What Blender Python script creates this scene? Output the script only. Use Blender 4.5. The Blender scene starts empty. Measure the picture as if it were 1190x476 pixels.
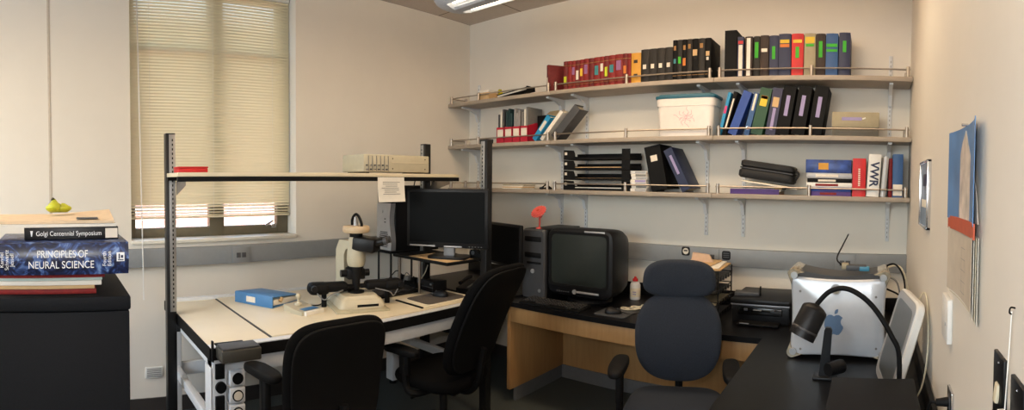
import bpy, bmesh, math, random
from mathutils import Vector, Matrix, Euler
random.seed(7)
sc = bpy.context.scene
COL = sc.collection
PI = math.pi

# ------------------------------------------------------------------ camera model (stitched panorama)
FPX, XB, VH, TA, TB = 604.4, 1013.6, 210.8, -15.5, 5.13
YAW, PITCH, SL = (595 - XB) / FPX, TA / FPX, -TB / FPX
VC = VH - TA
CAM = Vector((0, 0, 1.56))
_f0 = Vector((math.sin(YAW), math.cos(YAW), 0)); _r0 = Vector((math.cos(YAW), -math.sin(YAW), 0)); _z = Vector((0, 0, 1))
FW = (_f0 * math.cos(PITCH) + _z * math.sin(PITCH)).normalized()
UP = (_z * math.cos(PITCH) - _f0 * math.sin(PITCH) + _r0 * SL).normalized()
RT = FW.cross(UP).normalized(); UP = RT.cross(FW).normalized()

def ray(u, v):
    t = (u - 595) / FPX
    return RT * math.sin(t) + FW * math.cos(t) + UP * ((VC - v) / FPX)
def az(u, v, z):
    d = ray(u, v); return CAM + d * ((z - CAM.z) / d.z)
def ay(u, v, y):
    d = ray(u, v); return CAM + d * (y / d.y)
def ax(u, v, x):
    d = ray(u, v); return CAM + d * (x / d.x)

cd = bpy.data.cameras.new('camera'); cam = bpy.data.objects.new('camera', cd); COL.objects.link(cam)
cd.type = 'PANO'; cd.panorama_type = 'CENTRAL_CYLINDRICAL'
cd.central_cylindrical_range_u_min = -595 / FPX; cd.central_cylindrical_range_u_max = 595 / FPX
cd.central_cylindrical_range_v_min = -(476 - VC) / FPX; cd.central_cylindrical_range_v_max = VC / FPX
cd.central_cylindrical_radius = 1.0
cd.clip_start = 0.02; cd.clip_end = 200
M = Matrix((( RT.x, UP.x, -FW.x, CAM.x), (RT.y, UP.y, -FW.y, CAM.y), (RT.z, UP.z, -FW.z, CAM.z), (0, 0, 0, 1)))
cam.matrix_world = M
sc.camera = cam

# ------------------------------------------------------------------ materials
def lin(c):
    return tuple(((x / 255) / 12.92 if x / 255 <= 0.04045 else ((x / 255 + 0.055) / 1.055) ** 2.4) for x in c)
MATS = {}
def mat(name, rgb, rough=0.5, metal=0.0, var=0.06, scale=30, bump=0.0, bscale=200, spec=0.5, sheen=0, trans=0, coat=0):
    """procedural principled material: base colour with a soft noise variation and optional fine bump"""
    if name in MATS: return MATS[name]
    m = bpy.data.materials.new(name); m.use_nodes = True
    nt = m.node_tree; b = nt.nodes['Principled BSDF']
    c = lin(rgb)
    tc = nt.nodes.new('ShaderNodeTexCoord')
    nz = nt.nodes.new('ShaderNodeTexNoise'); nz.inputs['Scale'].default_value = scale; nz.inputs['Detail'].default_value = 3
    nt.links.new(tc.outputs['Object'], nz.inputs['Vector'])
    rp = nt.nodes.new('ShaderNodeValToRGB')
    rp.color_ramp.elements[0].position = 0.3; rp.color_ramp.elements[1].position = 0.7
    rp.color_ramp.elements[0].color = tuple(max(0, x * (1 - var)) for x in c) + (1,)
    rp.color_ramp.elements[1].color = tuple(min(1, x * (1 + var)) for x in c) + (1,)
    nt.links.new(nz.outputs['Fac'], rp.inputs['Fac']); nt.links.new(rp.outputs['Color'], b.inputs['Base Color'])
    b.inputs['Roughness'].default_value = rough; b.inputs['Metallic'].default_value = metal
    b.inputs['Specular IOR Level'].default_value = spec
    if sheen: b.inputs['Sheen Weight'].default_value = sheen
    if trans: b.inputs['Transmission Weight'].default_value = trans
    if coat: b.inputs['Coat Weight'].default_value = coat; b.inputs['Coat Roughness'].default_value = 0.08
    if bump:
        n2 = nt.nodes.new('ShaderNodeTexNoise'); n2.inputs['Scale'].default_value = bscale; n2.inputs['Detail'].default_value = 2
        nt.links.new(tc.outputs['Object'], n2.inputs['Vector'])
        bp = nt.nodes.new('ShaderNodeBump'); bp.inputs['Strength'].default_value = bump; bp.inputs['Distance'].default_value = 0.002
        nt.links.new(n2.outputs['Fac'], bp.inputs['Height']); nt.links.new(bp.outputs['Normal'], b.inputs['Normal'])
    MATS[name] = m
    return m
def emit(name, rgb, s):
    m = bpy.data.materials.new(name); m.use_nodes = True; nt = m.node_tree
    nt.nodes.remove(nt.nodes['Principled BSDF'])
    e = nt.nodes.new('ShaderNodeEmission'); e.inputs['Color'].default_value = lin(rgb) + (1,); e.inputs['Strength'].default_value = s
    nt.links.new(e.outputs[0], nt.nodes['Material Output'].inputs[0]); MATS[name] = m
    return m

W_BACK = mat('wall paint', (228, 223, 213), 0.75, var=0.012, scale=6, bump=0.05, bscale=300, spec=0.25)
W_LEFT = W_BACK; W_RIGHT = mat('wall paint side', (226, 220, 211), 0.6, var=0.012, scale=6, bump=0.05, bscale=300, spec=0.3)
CARPET = mat('carpet', (78, 82, 80), 0.95, var=0.35, scale=180, bump=0.6, bscale=500, spec=0.1)
BLACK = mat('black plastic', (20, 20, 22), 0.42, var=0.1, spec=0.28)
BLACKM = mat('matte black plastic', (12, 12, 13), 0.65, var=0.1, spec=0.2)
BLACKMET = mat('black powder coat', (20, 20, 21), 0.38, var=0.1, bump=0.1)
SCREEN = mat('screen glass', (8, 9, 10), 0.5, var=0.05, spec=0.08)
CRTGLASS = mat('tube glass', (40, 45, 43), 0.3, var=0.04, spec=0.3)
SILVER = mat('silver plastic', (168, 168, 170), 0.38, 0.35, var=0.04)
CHROME = mat('chrome', (210, 210, 212), 0.18, 1.0, var=0.02)
STEEL = mat('brushed steel', (176, 166, 156), 0.32, 0.9, var=0.06)
ALU = mat('aluminium', (170, 171, 172), 0.4, 0.7, var=0.04)
WHITE = mat('white plastic', (225, 224, 220), 0.45, var=0.02)
CREAM = mat('cream plastic', (206, 196, 170), 0.5, var=0.03)
BEIGE = mat('beige enamel', (192, 184, 160), 0.5, var=0.03)
PAPER = mat('paper', (232, 228, 218), 0.85, var=0.03, spec=0.1)
PAGES = mat('page edges', (214, 205, 184), 0.9, var=0.08, scale=120, spec=0.1)
TAN = mat('manila', (204, 172, 128), 0.8, var=0.05, spec=0.15)
WOODTOP = mat('shelf laminate', (160, 148, 134), 0.5, var=0.05, scale=12)
GREY = mat('grey trunking', (138, 141, 143), 0.5, 0.1, var=0.03)
DGREY = mat('dark grey', (70, 72, 76), 0.55, var=0.06)
MGREY = mat('mid grey', (122, 122, 120), 0.55, var=0.05)
WHITEMET = mat('white enamel metal', (216, 219, 222), 0.42, 0.0, var=0.02)
CABBLACK = mat('cabinet black', (24, 26, 30), 0.6, var=0.12, scale=250, bump=0.15, bscale=500, spec=0.12)
TABLETOP = mat('cream laminate', (226, 214, 186), 0.42, var=0.02, scale=8)
BLACKTOP = mat('black laminate top', (15, 15, 17), 0.36, var=0.12, scale=20, spec=0.25)
FABBLACK = mat('black chair fabric', (11, 11, 12), 0.9, var=0.2, scale=300, bump=0.5, bscale=800, spec=0.12)
FABBLUE = mat('slate blue chair fabric', (44, 49, 58), 0.9, var=0.22, scale=300, bump=0.5, bscale=800, sheen=0.05, spec=0.15)
RED = mat('red', (196, 30, 32), 0.5)
CRIMSON = mat('crimson board', (186, 24, 52), 0.55)
MAROON = mat('maroon cloth', (128, 22, 20), 0.65, var=0.15, scale=60)
DKRED = mat('dark red cloth', (104, 20, 22), 0.65, var=0.15, scale=60)
OCHRE = mat('ochre cloth', (206, 150, 52), 0.6)
BKCLOTH = mat('black cloth', (30, 27, 24), 0.65, var=0.15, scale=60)
BRCLOTH = mat('dark brown cloth', (52, 38, 32), 0.65)
NAVY = mat('navy vinyl', (28, 38, 72), 0.5)
BLUE = mat('blue vinyl', (26, 66, 150), 0.45)
MBLUE = mat('mid blue cloth', (44, 84, 136), 0.55)
LBLUE = mat('light blue vinyl', (74, 128, 180), 0.45)
TEAL = mat('teal plastic', (34, 92, 112), 0.4)
CYAN = mat('cyan card', (30, 140, 190), 0.5)
GREENB = mat('forest green vinyl', (24, 70, 40), 0.5)
PURPLE = mat('purple card', (84, 56, 128), 0.55)
DKPURP = mat('dark indigo vinyl', (40, 38, 70), 0.5)
BOXTAN = mat('olive beige card', (158, 148, 122), 0.6)
S_LIME = mat('lime sticker', (186, 200, 40), 0.7); S_GREEN = mat('green tape', (62, 176, 44), 0.7)
S_WHITE = mat('white sticker', (226, 218, 204), 0.75); S_TEAL = mat('teal sticker', (60, 132, 140), 0.7)
S_MAUVE = mat('mauve sticker', (150, 104, 150), 0.7); S_YEL = mat('yellow sticker', (222, 190, 60), 0.7)
S_ORANGE = mat('orange sticker', (206, 120, 50), 0.7); S_LAV = mat('lavender label', (156, 146, 190), 0.7)
S_PINK = mat('pink sticker', (206, 60, 120), 0.7)
GOLD = mat('gilt', (150, 110, 60), 0.4, 0.3)

# ------------------------------------------------------------------ mesh builder
class MB:
    def __init__(s):
        s.bm = bmesh.new(); s.mats = []
    def mi(s, m):
        if m not in s.mats: s.mats.append(m)
        return s.mats.index(m)
    def _fin(s, faces, m):
        i = s.mi(m)
        for f in faces: f.material_index = i
    def box(s, c, d, m, bev=0.0, rot=None, seg=2):
        t = bmesh.new(); bmesh.ops.create_cube(t, size=1.0)
        bmesh.ops.scale(t, vec=Vector(d), verts=t.verts)
        if bev > 0:
            bmesh.ops.bevel(t, geom=list(t.edges), offset=min(bev, min(d) * 0.49), segments=seg, profile=0.5, affect='EDGES')
        X = Matrix.Translation(Vector(c))
        if rot is not None: X = X @ Euler(rot).to_matrix().to_4x4()
        s.merge(t, X, m)
        return s
    def box2(s, a, b, m, bev=0.0):
        return s.box([(a[i] + b[i]) / 2 for i in range(3)], [abs(b[i] - a[i]) for i in range(3)], m, bev)
    def merge(s, t, X, m):
        i = s.mi(m); vm = {}
        for v in t.verts: vm[v] = s.bm.verts.new(X @ v.co)
        for f in t.faces:
            try:
                nf = s.bm.faces.new([vm[v] for v in f.verts]); nf.material_index = i
            except ValueError: pass
        t.free()
    def ring(s, loops, m, closed=True, cap=True):
        """loft through loops (lists of points of equal length)"""
        i = s.mi(m); V = [[s.bm.verts.new(Vector(p)) for p in L] for L in loops]
        n = len(V[0])
        for a, b in zip(V[:-1], V[1:]):
            for k in range(n if closed else n - 1):
                f = s.bm.faces.new((a[k], a[(k + 1) % n], b[(k + 1) % n], b[k])); f.material_index = i
        if cap and closed:
            for L in (list(reversed(V[0])), V[-1]):
                f = s.bm.faces.new(L); f.material_index = i
        return s
    def cyl(s, p0, p1, r, m, r1=None, seg=18):
        p0, p1 = Vector(p0), Vector(p1); d = (p1 - p0).normalized()
        q = d.orthogonal().normalized(); w = d.cross(q); r1 = r if r1 is None else r1
        L = [[p + (q * math.cos(2 * PI * k / seg) + w * math.sin(2 * PI * k / seg)) * rr for k in range(seg)] for p, rr in ((p0, r), (p1, r1))]
        return s.ring(L, m)
    def tube(s, pts, r, m, seg=8, sub=6):
        P = [Vector(p) for p in pts]
        if sub > 1 and len(P) > 2:                    # Catmull-Rom
            Q = []; E = [P[0] * 2 - P[1]] + P + [P[-1] * 2 - P[-2]]
            for k in range(1, len(E) - 2):
                a, b, c, d = E[k - 1:k + 3]
                for j in range(sub):
                    t = j / sub
                    Q.append(0.5 * ((2 * b) + (c - a) * t + (2 * a - 5 * b + 4 * c - d) * t * t + (3 * b - a - 3 * c + d) * t ** 3))
            Q.append(P[-1]); P = Q
        L = []; q = None
        for k, p in enumerate(P):
            d = (P[min(k + 1, len(P) - 1)] - P[max(k - 1, 0)]).normalized()
            q = d.orthogonal().normalized() if q is None else (q - d * q.dot(d)).normalized()
            w = d.cross(q)
            L.append([p + (q * math.cos(2 * PI * j / seg) + w * math.sin(2 * PI * j / seg)) * r for j in range(seg)])
        return s.ring(L, m)
    def lathe(s, prof, m, o=(0, 0, 0), seg=28, X=None):
        L = [[Vector((max(r, 1e-4) * math.cos(2 * PI * k / seg), max(r, 1e-4) * math.sin(2 * PI * k / seg), z)) for k in range(seg)] for r, z in prof]
        X = Matrix.Translation(Vector(o)) @ (X if X is not None else Matrix.Identity(4))
        return s.ring([[X @ p for p in l] for l in L], m)
    def prism(s, out, m, ax='y', d0=0.0, d1=0.1):
        """2-D outline extruded along an axis. ax y: outline is (x,z); x: (y,z); z: (x,y)"""
        def P(a, b, d): return {'y': (a, d, b), 'x': (d, a, b), 'z': (a, b, d)}[ax]
        return s.ring([[P(a, b, d) for a, b in out] for d in (d0, d1)], m)
    def quad(s, pts, m):
        f = s.bm.faces.new([s.bm.verts.new(Vector(p)) for p in pts]); f.material_index = s.mi(m); return s
    def xf(s, X):
        bmesh.ops.transform(s.bm, matrix=X, verts=s.bm.verts); return s
    def bend(s, fn):
        for v in s.bm.verts: v.co = fn(v.co)
        return s
    def build(s, name, parent=None, loc=(0, 0, 0), rot=(0, 0, 0), sharp=38):
        bmesh.ops.recalc_face_normals(s.bm, faces=s.bm.faces)
        lim = math.radians(sharp)
        for f in s.bm.faces: f.smooth = True
        for e in s.bm.edges:
            e.smooth = not (len(e.link_faces) == 2 and e.calc_face_angle(0) > lim)
        me = bpy.data.meshes.new(name); s.bm.to_mesh(me); s.bm.free()
        for m in s.mats: me.materials.append(m)
        o = bpy.data.objects.new(name, me); COL.objects.link(o)
        o.location = loc; o.rotation_euler = rot
        if parent is not None: o.parent = parent
        return o

def build_each(mb, name, parent):
    """every separate piece of the builder becomes a part of its own"""
    bm = mb.bm; bm.verts.ensure_lookup_table(); seen = set(); out = []
    for v in list(bm.verts):
        if v in seen: continue
        comp = []; st = [v]; seen.add(v)
        while st:
            q = st.pop(); comp.append(q)
            for e in q.link_edges:
                o = e.other_vert(q)
                if o not in seen: seen.add(o); st.append(o)
        n = MB(); n.mats = list(mb.mats); vm = {}
        cs = set(comp); fs = []
        for q in comp:
            vm[q] = n.bm.verts.new(q.co)
        done = set()
        for q in comp:
            for f in q.link_faces:
                if f in done: continue
                done.add(f); nf = n.bm.faces.new([vm[x] for x in f.verts]); nf.material_index = f.material_index
        out.append(n.build(name, parent))
    return out

def tag(o, label=None, cat=None, group=None, kind=None):
    if label: o['label'] = label
    if cat: o['category'] = cat
    if group: o['group'] = group
    if kind: o['kind'] = kind
    return o
def thing(name, label, cat, loc=(0, 0, 0), rot=(0, 0, 0), group=None):
    o = bpy.data.objects.new(name, None); COL.objects.link(o); o.empty_display_size = 0.05
    o.location = loc; o.rotation_euler = (0, 0, rot) if isinstance(rot, (int, float)) else rot
    return tag(o, label, cat, group)
def struct(o): o['kind'] = 'structure'; return o

def text_obj(name, body, size, m, parent, X, extrude=0.0003, align='CENTER', sx=1.0, shear=0.0, bold=0.0):
    cu = bpy.data.curves.new(name, 'FONT'); cu.body = body; cu.size = size; cu.extrude = extrude; cu.offset = bold
    cu.align_x = align; cu.align_y = 'CENTER'; cu.shear = shear
    t = bpy.data.objects.new(name, cu); COL.objects.link(t)
    me = bpy.data.meshes.new_from_object(t.evaluated_get(bpy.context.evaluated_depsgraph_get()))
    bpy.data.objects.remove(t); bpy.data.curves.remove(cu)
    me.transform(X @ Matrix.Diagonal((sx, 1, 1, 1))); me.materials.clear(); me.materials.append(m)
    o = bpy.data.objects.new(name, me); COL.objects.link(o); o.parent = parent
    return o
def basis(o, xa, ya):
    """matrix with local x along xa, local y along ya, at o"""
    xa, ya = Vector(xa).normalized(), Vector(ya).normalized(); za = xa.cross(ya)
    return Matrix(((xa.x, ya.x, za.x, o[0]), (xa.y, ya.y, za.y, o[1]), (xa.z, ya.z, za.z, o[2]), (0, 0, 0, 1)))

def superell(a, b, n, seg=40, taper=0.0, cx=0, cy=0):
    out = []
    for k in range(seg):
        t = 2 * PI * k / seg; c, s_ = math.cos(t), math.sin(t)
        x = math.copysign(abs(c) ** (2 / n), c); y = math.copysign(abs(s_) ** (2 / n), s_)
        out.append((cx + a * x * (1 + taper * y), cy + b * y))
    return out
def cushion(mb, out, thick, r, m, rings=5, puff=0.0):
    """rounded pad in the local x-y plane, from z=0 to z=thick"""
    cx = sum(p[0] for p in out) / len(out); cy = sum(p[1] for p in out) / len(out)
    ext = max(max(abs(p[0] - cx), abs(p[1] - cy)) for p in out)
    def L(k, z): return [(cx + (p[0] - cx) * k, cy + (p[1] - cy) * k, z) for p in out]
    loops = []
    inn = 1 - r / ext
    for j in range(1, rings + 1):
        k = max(0.02, inn * j / rings); loops.append(L(k, -puff * 0.0))
    for j in range(1, 4):
        a = j / 4 * PI / 2; loops.append(L(1 - r / ext * (1 - math.sin(a)), r * (1 - math.cos(a))))
    loops.append(L(1, r)); loops.append(L(1, thick - r))
    for j in range(1, 4):
        a = j / 4 * PI / 2; loops.append(L(1 - r / ext * (1 - math.cos(a)), thick - r + r * math.sin(a)))
    for j in range(rings, 0, -1):
        k = max(0.02, inn * j / rings); loops.append(L(k, thick + puff * (1 - (j / rings) ** 2)))
    mb.ring(loops, m)
    return mb

# ------------------------------------------------------------------ room shell
XL, XR, YB, YF, ZC = -3.43, 0.24, 3.50, -2.6, 3.014
ZS = 0.73       # counter height

def ceiling_mat():
    m = bpy.data.materials.new('ceiling tile'); m.use_nodes = True; nt = m.node_tree; b = nt.nodes['Principled BSDF']
    b.inputs['Roughness'].default_value = 0.9; b.inputs['Specular IOR Level'].default_value = 0.1
    tc = nt.nodes.new('ShaderNodeTexCoord'); sp = nt.nodes.new('ShaderNodeSeparateXYZ'); nt.links.new(tc.outputs['Object'], sp.inputs[0])
    def line(out, off, per):
        a = nt.nodes.new('ShaderNodeMath'); a.operation = 'SUBTRACT'; nt.links.new(out, a.inputs[0]); a.inputs[1].default_value = off
        p = nt.nodes.new('ShaderNodeMath'); p.operation = 'PINGPONG'; nt.links.new(a.outputs[0], p.inputs[0]); p.inputs[1].default_value = per / 2
        l = nt.nodes.new('ShaderNodeMath'); l.operation = 'LESS_THAN'; nt.links.new(p.outputs[0], l.inputs[0]); l.inputs[1].default_value = 0.006
        return l
    l1 = line(sp.outputs['X'], -2.82, 0.61); l2 = line(sp.outputs['Y'], 3.1, 1.22)
    mx = nt.nodes.new('ShaderNodeMath'); mx.operation = 'MAXIMUM'; nt.links.new(l1.outputs[0], mx.inputs[0]); nt.links.new(l2.outputs[0], mx.inputs[1])
    nz = nt.nodes.new('ShaderNodeTexNoise'); nz.inputs['Scale'].default_value = 90; nt.links.new(tc.outputs['Object'], nz.inputs['Vector'])
    rp = nt.nodes.new('ShaderNodeValToRGB'); rp.color_ramp.elements[0].color = lin((192, 182, 172)) + (1,); rp.color_ramp.elements[1].color = lin((214, 204, 194)) + (1,)
    nt.links.new(nz.outputs['Fac'], rp.inputs[0])
    mi = nt.nodes.new('ShaderNodeMix'); mi.data_type = 'RGBA'; nt.links.new(mx.outputs[0], mi.inputs[0]); nt.links.new(rp.outputs[0], mi.inputs[6]); mi.inputs[7].default_value = lin((120, 112, 102)) + (1,)
    nt.links.new(mi.outputs[2], b.inputs['Base Color'])
    return m
CEIL = ceiling_mat()

T = 0.16
struct(MB().box2((XL - T, YF - T, -0.1), (XR + T, YB + T, 0), CARPET).build('floor'))
struct(MB().box2((XL - T, YF - T, ZC), (XR + T, YB + T, ZC + 0.1), CEIL).build('ceiling'))
struct(MB().box2((XL - T, YB, 0), (XR + T, YB + T, ZC), W_BACK).build('wall_back'))
struct(MB().box2((XR, YF - T, 0), (XR + T, YB, ZC), W_RIGHT).build('wall_right'))
# left wall with the window hole
WY0, WY1, WZ0, WZ1 = 0.503, 1.712, 1.165, 2.93
mb = MB()
mb.box2((XL - T - 0.06, YF, 0), (XL, WY0, ZC), W_LEFT); mb.box2((XL - T - 0.06, WY1, 0), (XL, YB, ZC), W_LEFT)
mb.box2((XL - T - 0.06, WY0, 0), (XL, WY1, WZ0), W_LEFT); mb.box2((XL - T - 0.06, WY0, WZ1), (XL, WY1, ZC), W_LEFT)
struct(mb.build('wall_left'))
# wall behind the camera with an opening made up for the cool fill light
mb = MB()
FX0, FX1, FZ0, FZ1 = -2.6, -0.4, 1.35, 2.75
mb.box2((XL, YF - T, 0), (FX0, YF, ZC), W_BACK); mb.box2((FX1, YF - T, 0), (XR, YF, ZC), W_BACK)
mb.box2((FX0, YF - T, 0), (FX1, YF, FZ0), W_BACK); mb.box2((FX0, YF - T, FZ1), (FX1, YF, ZC), W_BACK)
struct(mb.build('wall_front'))
# vertical joint strip on the left wall
struct(MB().box2((XL, -0.040, 0.1), (XL + 0.003, -0.022, ZC), mat('joint strip', (196, 186, 172), 0.7), 0.003).build('trim_1'))
BASEM = mat('vinyl base', (52, 48, 46), 0.6)
struct(MB().box2((XL, YF, 0), (XL + 0.012, YB, 0.10), BASEM).build('baseboard_left'))
struct(MB().box2((XL, YB - 0.012, 0), (XR, YB, 0.10), BASEM).build('baseboard_back'))
struct(MB().box2((XR - 0.012, YF, 0), (XR, YB, 0.10), BASEM).build('baseboard_right'))

# window_1: bronze aluminium frame, mullion, pane, sill, handle
BRONZE = mat('bronze aluminium', (112, 106, 88), 0.45, 0.4, var=0.05)
SILLM = mat('window sill white', (224, 220, 208), 0.4, var=0.02)
XW = XL - 0.14
mb = MB()
fy = [WY0, WY0 + 0.05, 1.09, 1.20, WY1 - 0.09, WY1]
for a, b in ((fy[0], fy[1]), (fy[2], fy[3]), (fy[4], fy[5])): mb.box2((XW - 0.06, a, WZ0), (XW, b, WZ1), BRONZE, 0.004)
for a, b in ((WZ0, WZ0 + 0.07), (WZ1 - 0.06, WZ1), (2.47, 2.51)): mb.box2((XW - 0.055, WY0, a), (XW - 0.004, WY1, b), BRONZE, 0.004)
wf = struct(mb.build('window_1'))
GL = bpy.data.materials.new('window glass'); GL.use_nodes = True
_b = GL.node_tree.nodes['Principled BSDF']; _b.inputs['Transmission Weight'].default_value = 1; _b.inputs['Roughness'].default_value = 0.0; _b.inputs['IOR'].default_value = 1.05
MB().box2((XW - 0.035, WY0 + 0.02, WZ0 + 0.03), (XW - 0.029, WY1 - 0.02, WZ1 - 0.03), GL).build('window_pane', wf)
mb = MB(); mb.box2((XW, 1.56, WZ0 + 0.05), (XW + 0.03, 1.60, WZ0 + 0.075), CHROME, 0.004); mb.box((XW + 0.035, 1.54, WZ0 + 0.085), (0.014, 0.075, 0.016), CHROME, 0.004, (0.5, 0, 0))
MB.build(mb, 'window_handle', wf)
mb = MB(); mb.box2((XW, WY0 - 0.0, WZ0 - 0.022), (XL + 0.02, WY1, WZ0 + 0.004), SILLM, 0.006)
mb.build('window_sill', wf)
# venetian blind
SLAT = bpy.data.materials.new('blind slat'); SLAT.use_nodes = True; nt = SLAT.node_tree; b = nt.nodes['Principled BSDF']
tc = nt.nodes.new('ShaderNodeTexCoord'); nz = nt.nodes.new('ShaderNodeTexNoise'); nz.inputs['Scale'].default_value = 4; nt.links.new(tc.outputs['Object'], nz.inputs[0])
rp = nt.nodes.new('ShaderNodeValToRGB'); rp.color_ramp.elements[0].color = lin((218, 210, 180)) + (1,); rp.color_ramp.elements[1].color = lin((228, 220, 192)) + (1,)
nt.links.new(nz.outputs['Fac'], rp.inputs[0]); nt.links.new(rp.outputs[0], b.inputs['Base Color']); b.inputs['Roughness'].default_value = 0.28
tr = nt.nodes.new('ShaderNodeBsdfTranslucent'); tr.inputs[0].default_value = lin((214, 216, 196)) + (1,)
ms = nt.nodes.new('ShaderNodeMixShader'); ms.inputs[0].default_value = 0.05
nt.links.new(b.outputs[0], ms.inputs[1]); nt.links.new(tr.outputs[0], ms.inputs[2]); nt.links.new(ms.outputs[0], nt.nodes['Material Output'].inputs[0])
XBL = XL - 0.105
bl = thing('venetian_blind', 'cream venetian blind drawn almost fully down over the window', 'blind', (XBL, (WY0 + WY1) / 2, 1.31))
hw = (WY1 - WY0) / 2 - 0.008
mb = MB(); zz = 2.88 - 1.31; n = 0
slz = []
z = 0.10
while z < zz: slz.append((z, 1.09)); z += 0.0212
slz += [(0.076, 0.6), (0.052, 0.4), (0.031, 0.3), (0.014, 0.25)]
for z, a in slz:
    c, s_ = math.cos(a) * 0.0142, math.sin(a) * 0.0142
    L = []
    for k in range(5):
        t = k / 2 - 1
        L.append((t * c + (1 - t * t) * 0.0026 * abs(math.sin(a)), z - t * s_ + (1 - t * t) * 0.0026 * math.cos(a)))
    loop0 = [(x, -hw, zz_) for x, zz_ in L]; loop1 = [(x, hw, zz_) for x, zz_ in L]
    mb.ring([loop0, loop1], SLAT, closed=False)
mb.build('slats', bl, sharp=80)
MB().box((0, 0, zz + 0.015), (0.035, 2 * hw, 0.03), WHITE, 0.003).build('head_rail', bl)
MB().box((0, 0, 0.0), (0.026, 2 * hw, 0.014), SLAT, 0.005).build('bottom_rail', bl)
mb = MB()
for y in (-hw + 0.14, 0, hw - 0.14): mb.cyl((0.014, y, 0), (0.014, y, zz), 0.0009, WHITE, seg=5)
mb.build('ladder_cord', bl)
MB().cyl((0.205, -hw + 0.055, -0.52), (0.022, -hw + 0.055, zz), 0.004, WHITE, seg=8).build('tilt_wand', bl)

# outside: brick block across the yard
BR = bpy.data.materials.new('brick wall'); BR.use_nodes = True; nt = BR.node_tree; b = nt.nodes['Principled BSDF']
tc = nt.nodes.new('ShaderNodeTexCoord'); mp = nt.nodes.new('ShaderNodeMapping'); mp.inputs['Rotation'].default_value = (PI / 2, 0, PI / 2)
sp = nt.nodes.new('ShaderNodeSeparateXYZ'); cb = nt.nodes.new('ShaderNodeCombineXYZ')
nt.links.new(tc.outputs['Object'], sp.inputs[0]); nt.links.new(sp.outputs['Y'], cb.inputs[0]); nt.links.new(sp.outputs['Z'], cb.inputs[1])
bt = nt.nodes.new('ShaderNodeTexBrick'); bt.inputs['Scale'].default_value = 2.2; bt.inputs['Color1'].default_value = lin((204, 150, 138)) + (1,); bt.inputs['Color2'].default_value = lin((196, 138, 128)) + (1,); bt.inputs['Mortar'].default_value = lin((224, 206, 198)) + (1,)
nt.links.new(cb.outputs[0], bt.inputs['Vector']); nt.links.new(bt.outputs[0], b.inputs['Base Color']); b.inputs['Roughness'].default_value = 0.9
bb = thing('brick_building', 'red brick building seen outside below the window blind', 'building', (-9.0, 2.2, -4))
MB().box2((-3, -8, 0), (0, 8, 6.6), BR).build('brick_wall', bb)
MB().box2((-3.1, -8.1, 6.6), (0.1, 8.1, 6.85), mat('coping stone', (190, 184, 172), 0.8)).build('coping', bb)
mb = MB()
for y in (-5.2, -1.6, 2.2, 5.8): mb.box2((-0.02, y, 2.2), (0.015, y + 1.3, 3.8), mat('far glazing', (70, 84, 96), 0.2))
build_each(mb, 'window', bb)

# wall cable trunking
def outlet(parent, c, ax_, face, m=GREY):
    """duplex outlet plate; ax_ = 'x' (on side walls) or 'y' (back wall)"""
    pass
t = thing('cable_trunking', 'grey cable trunking along the left wall under the window', 'cable trunking', (XL, 0.4, 0.993))
MB().box2((0, 0, 0), (0.05, YB - 0.4, 0.122), GREY, 0.004).build('cover', t)
def plate(par, c, w, h, nx, wide, m=MGREY, dark=DGREY):
    """outlet plate: c centre, nx 'x+','x-','y-' facing, wide = number of sockets"""
    mb = MB()
    if nx[0] == 'x':
        sg = 1 if nx[1] == '+' else -1
        mb.box(c, (0.008, w, h), m, 0.002); p = mb.build('outlet_plate', par)
        for k in range(wide):
            y = c[1] + (k - (wide - 1) / 2) * 0.04
            mb = MB(); mb.box((c[0] + sg * 0.005, y, c[2]), (0.004, 0.03, 0.034), dark, 0.001); mb.build('socket', p)
    else:
        mb.box(c, (w, 0.008, h), m, 0.002); p = mb.build('outlet_plate', par)
        for k in range(wide):
            x = c[0] + (k - (wide - 1) / 2) * 0.04
            mb = MB(); mb.box((x, c[1] - 0.005, c[2]), (0.03, 0.004, 0.034), dark, 0.001); mb.build('socket', p)
    return p
plate(t, (0.054, ax(280, 295, XL + .05).y - 0.4, 0.055), 0.13, 0.108, 'x+', 2, GREY)
t = thing('cable_trunking', 'grey cable trunking along the back wall behind the computers', 'cable trunking', (XL + 0.05, YB, 0.993))
MB().box2((0, -0.05, 0), (XR - XL - 0.05, 0, 0.122), GREY, 0.004).build('cover', t)
for u, v, n in ((825, 300, 2), (982, 303, 2), ): plate(t, (ay(u, v, YB - .05).x - XL - 0.05, -0.054, 0.061), 0.135, 0.112, 'y-', n, GREY)
def trunk_sticker(u, v, m, label):
    p = ay(u, v, YB - 0.052)
    s = thing('warning_sticker', label, 'sticker', p)
    mb = MB(); cushion(mb, superell(0.031, 0.031, 5), 0.002, 0.0008, BLACK, rings=2); mb.xf(Matrix.Rotation(PI / 2, 4, 'X')); mb.build('backing', s)
    return s
s = trunk_sticker(797, 291.5, BLACK, 'black square sticker with a white disc on the grey trunking')
mb = MB(); mb.lathe([(0.0, 0), (0.022, 0), (0.022, 0.001), (0, 0.001)], S_WHITE, X=Matrix.Rotation(PI / 2, 4, 'X'), o=(0, -0.002, 0)); mb.build('disc', s)
mb = MB(); mb.box((0, -0.0036, 0.004), (0.026, 0.001, 0.009), BLACK); mb.build('bar', s)
s = trunk_sticker(844, 296.5, BLACK, 'black square sticker with grey lines on the grey trunking')
mb = MB()
for z in (0.014, 0.0, -0.014): mb.box((0, -0.0026, z), (0.042, 0.001, 0.007), DGREY)
mb.build('printed_lines', s)
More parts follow.
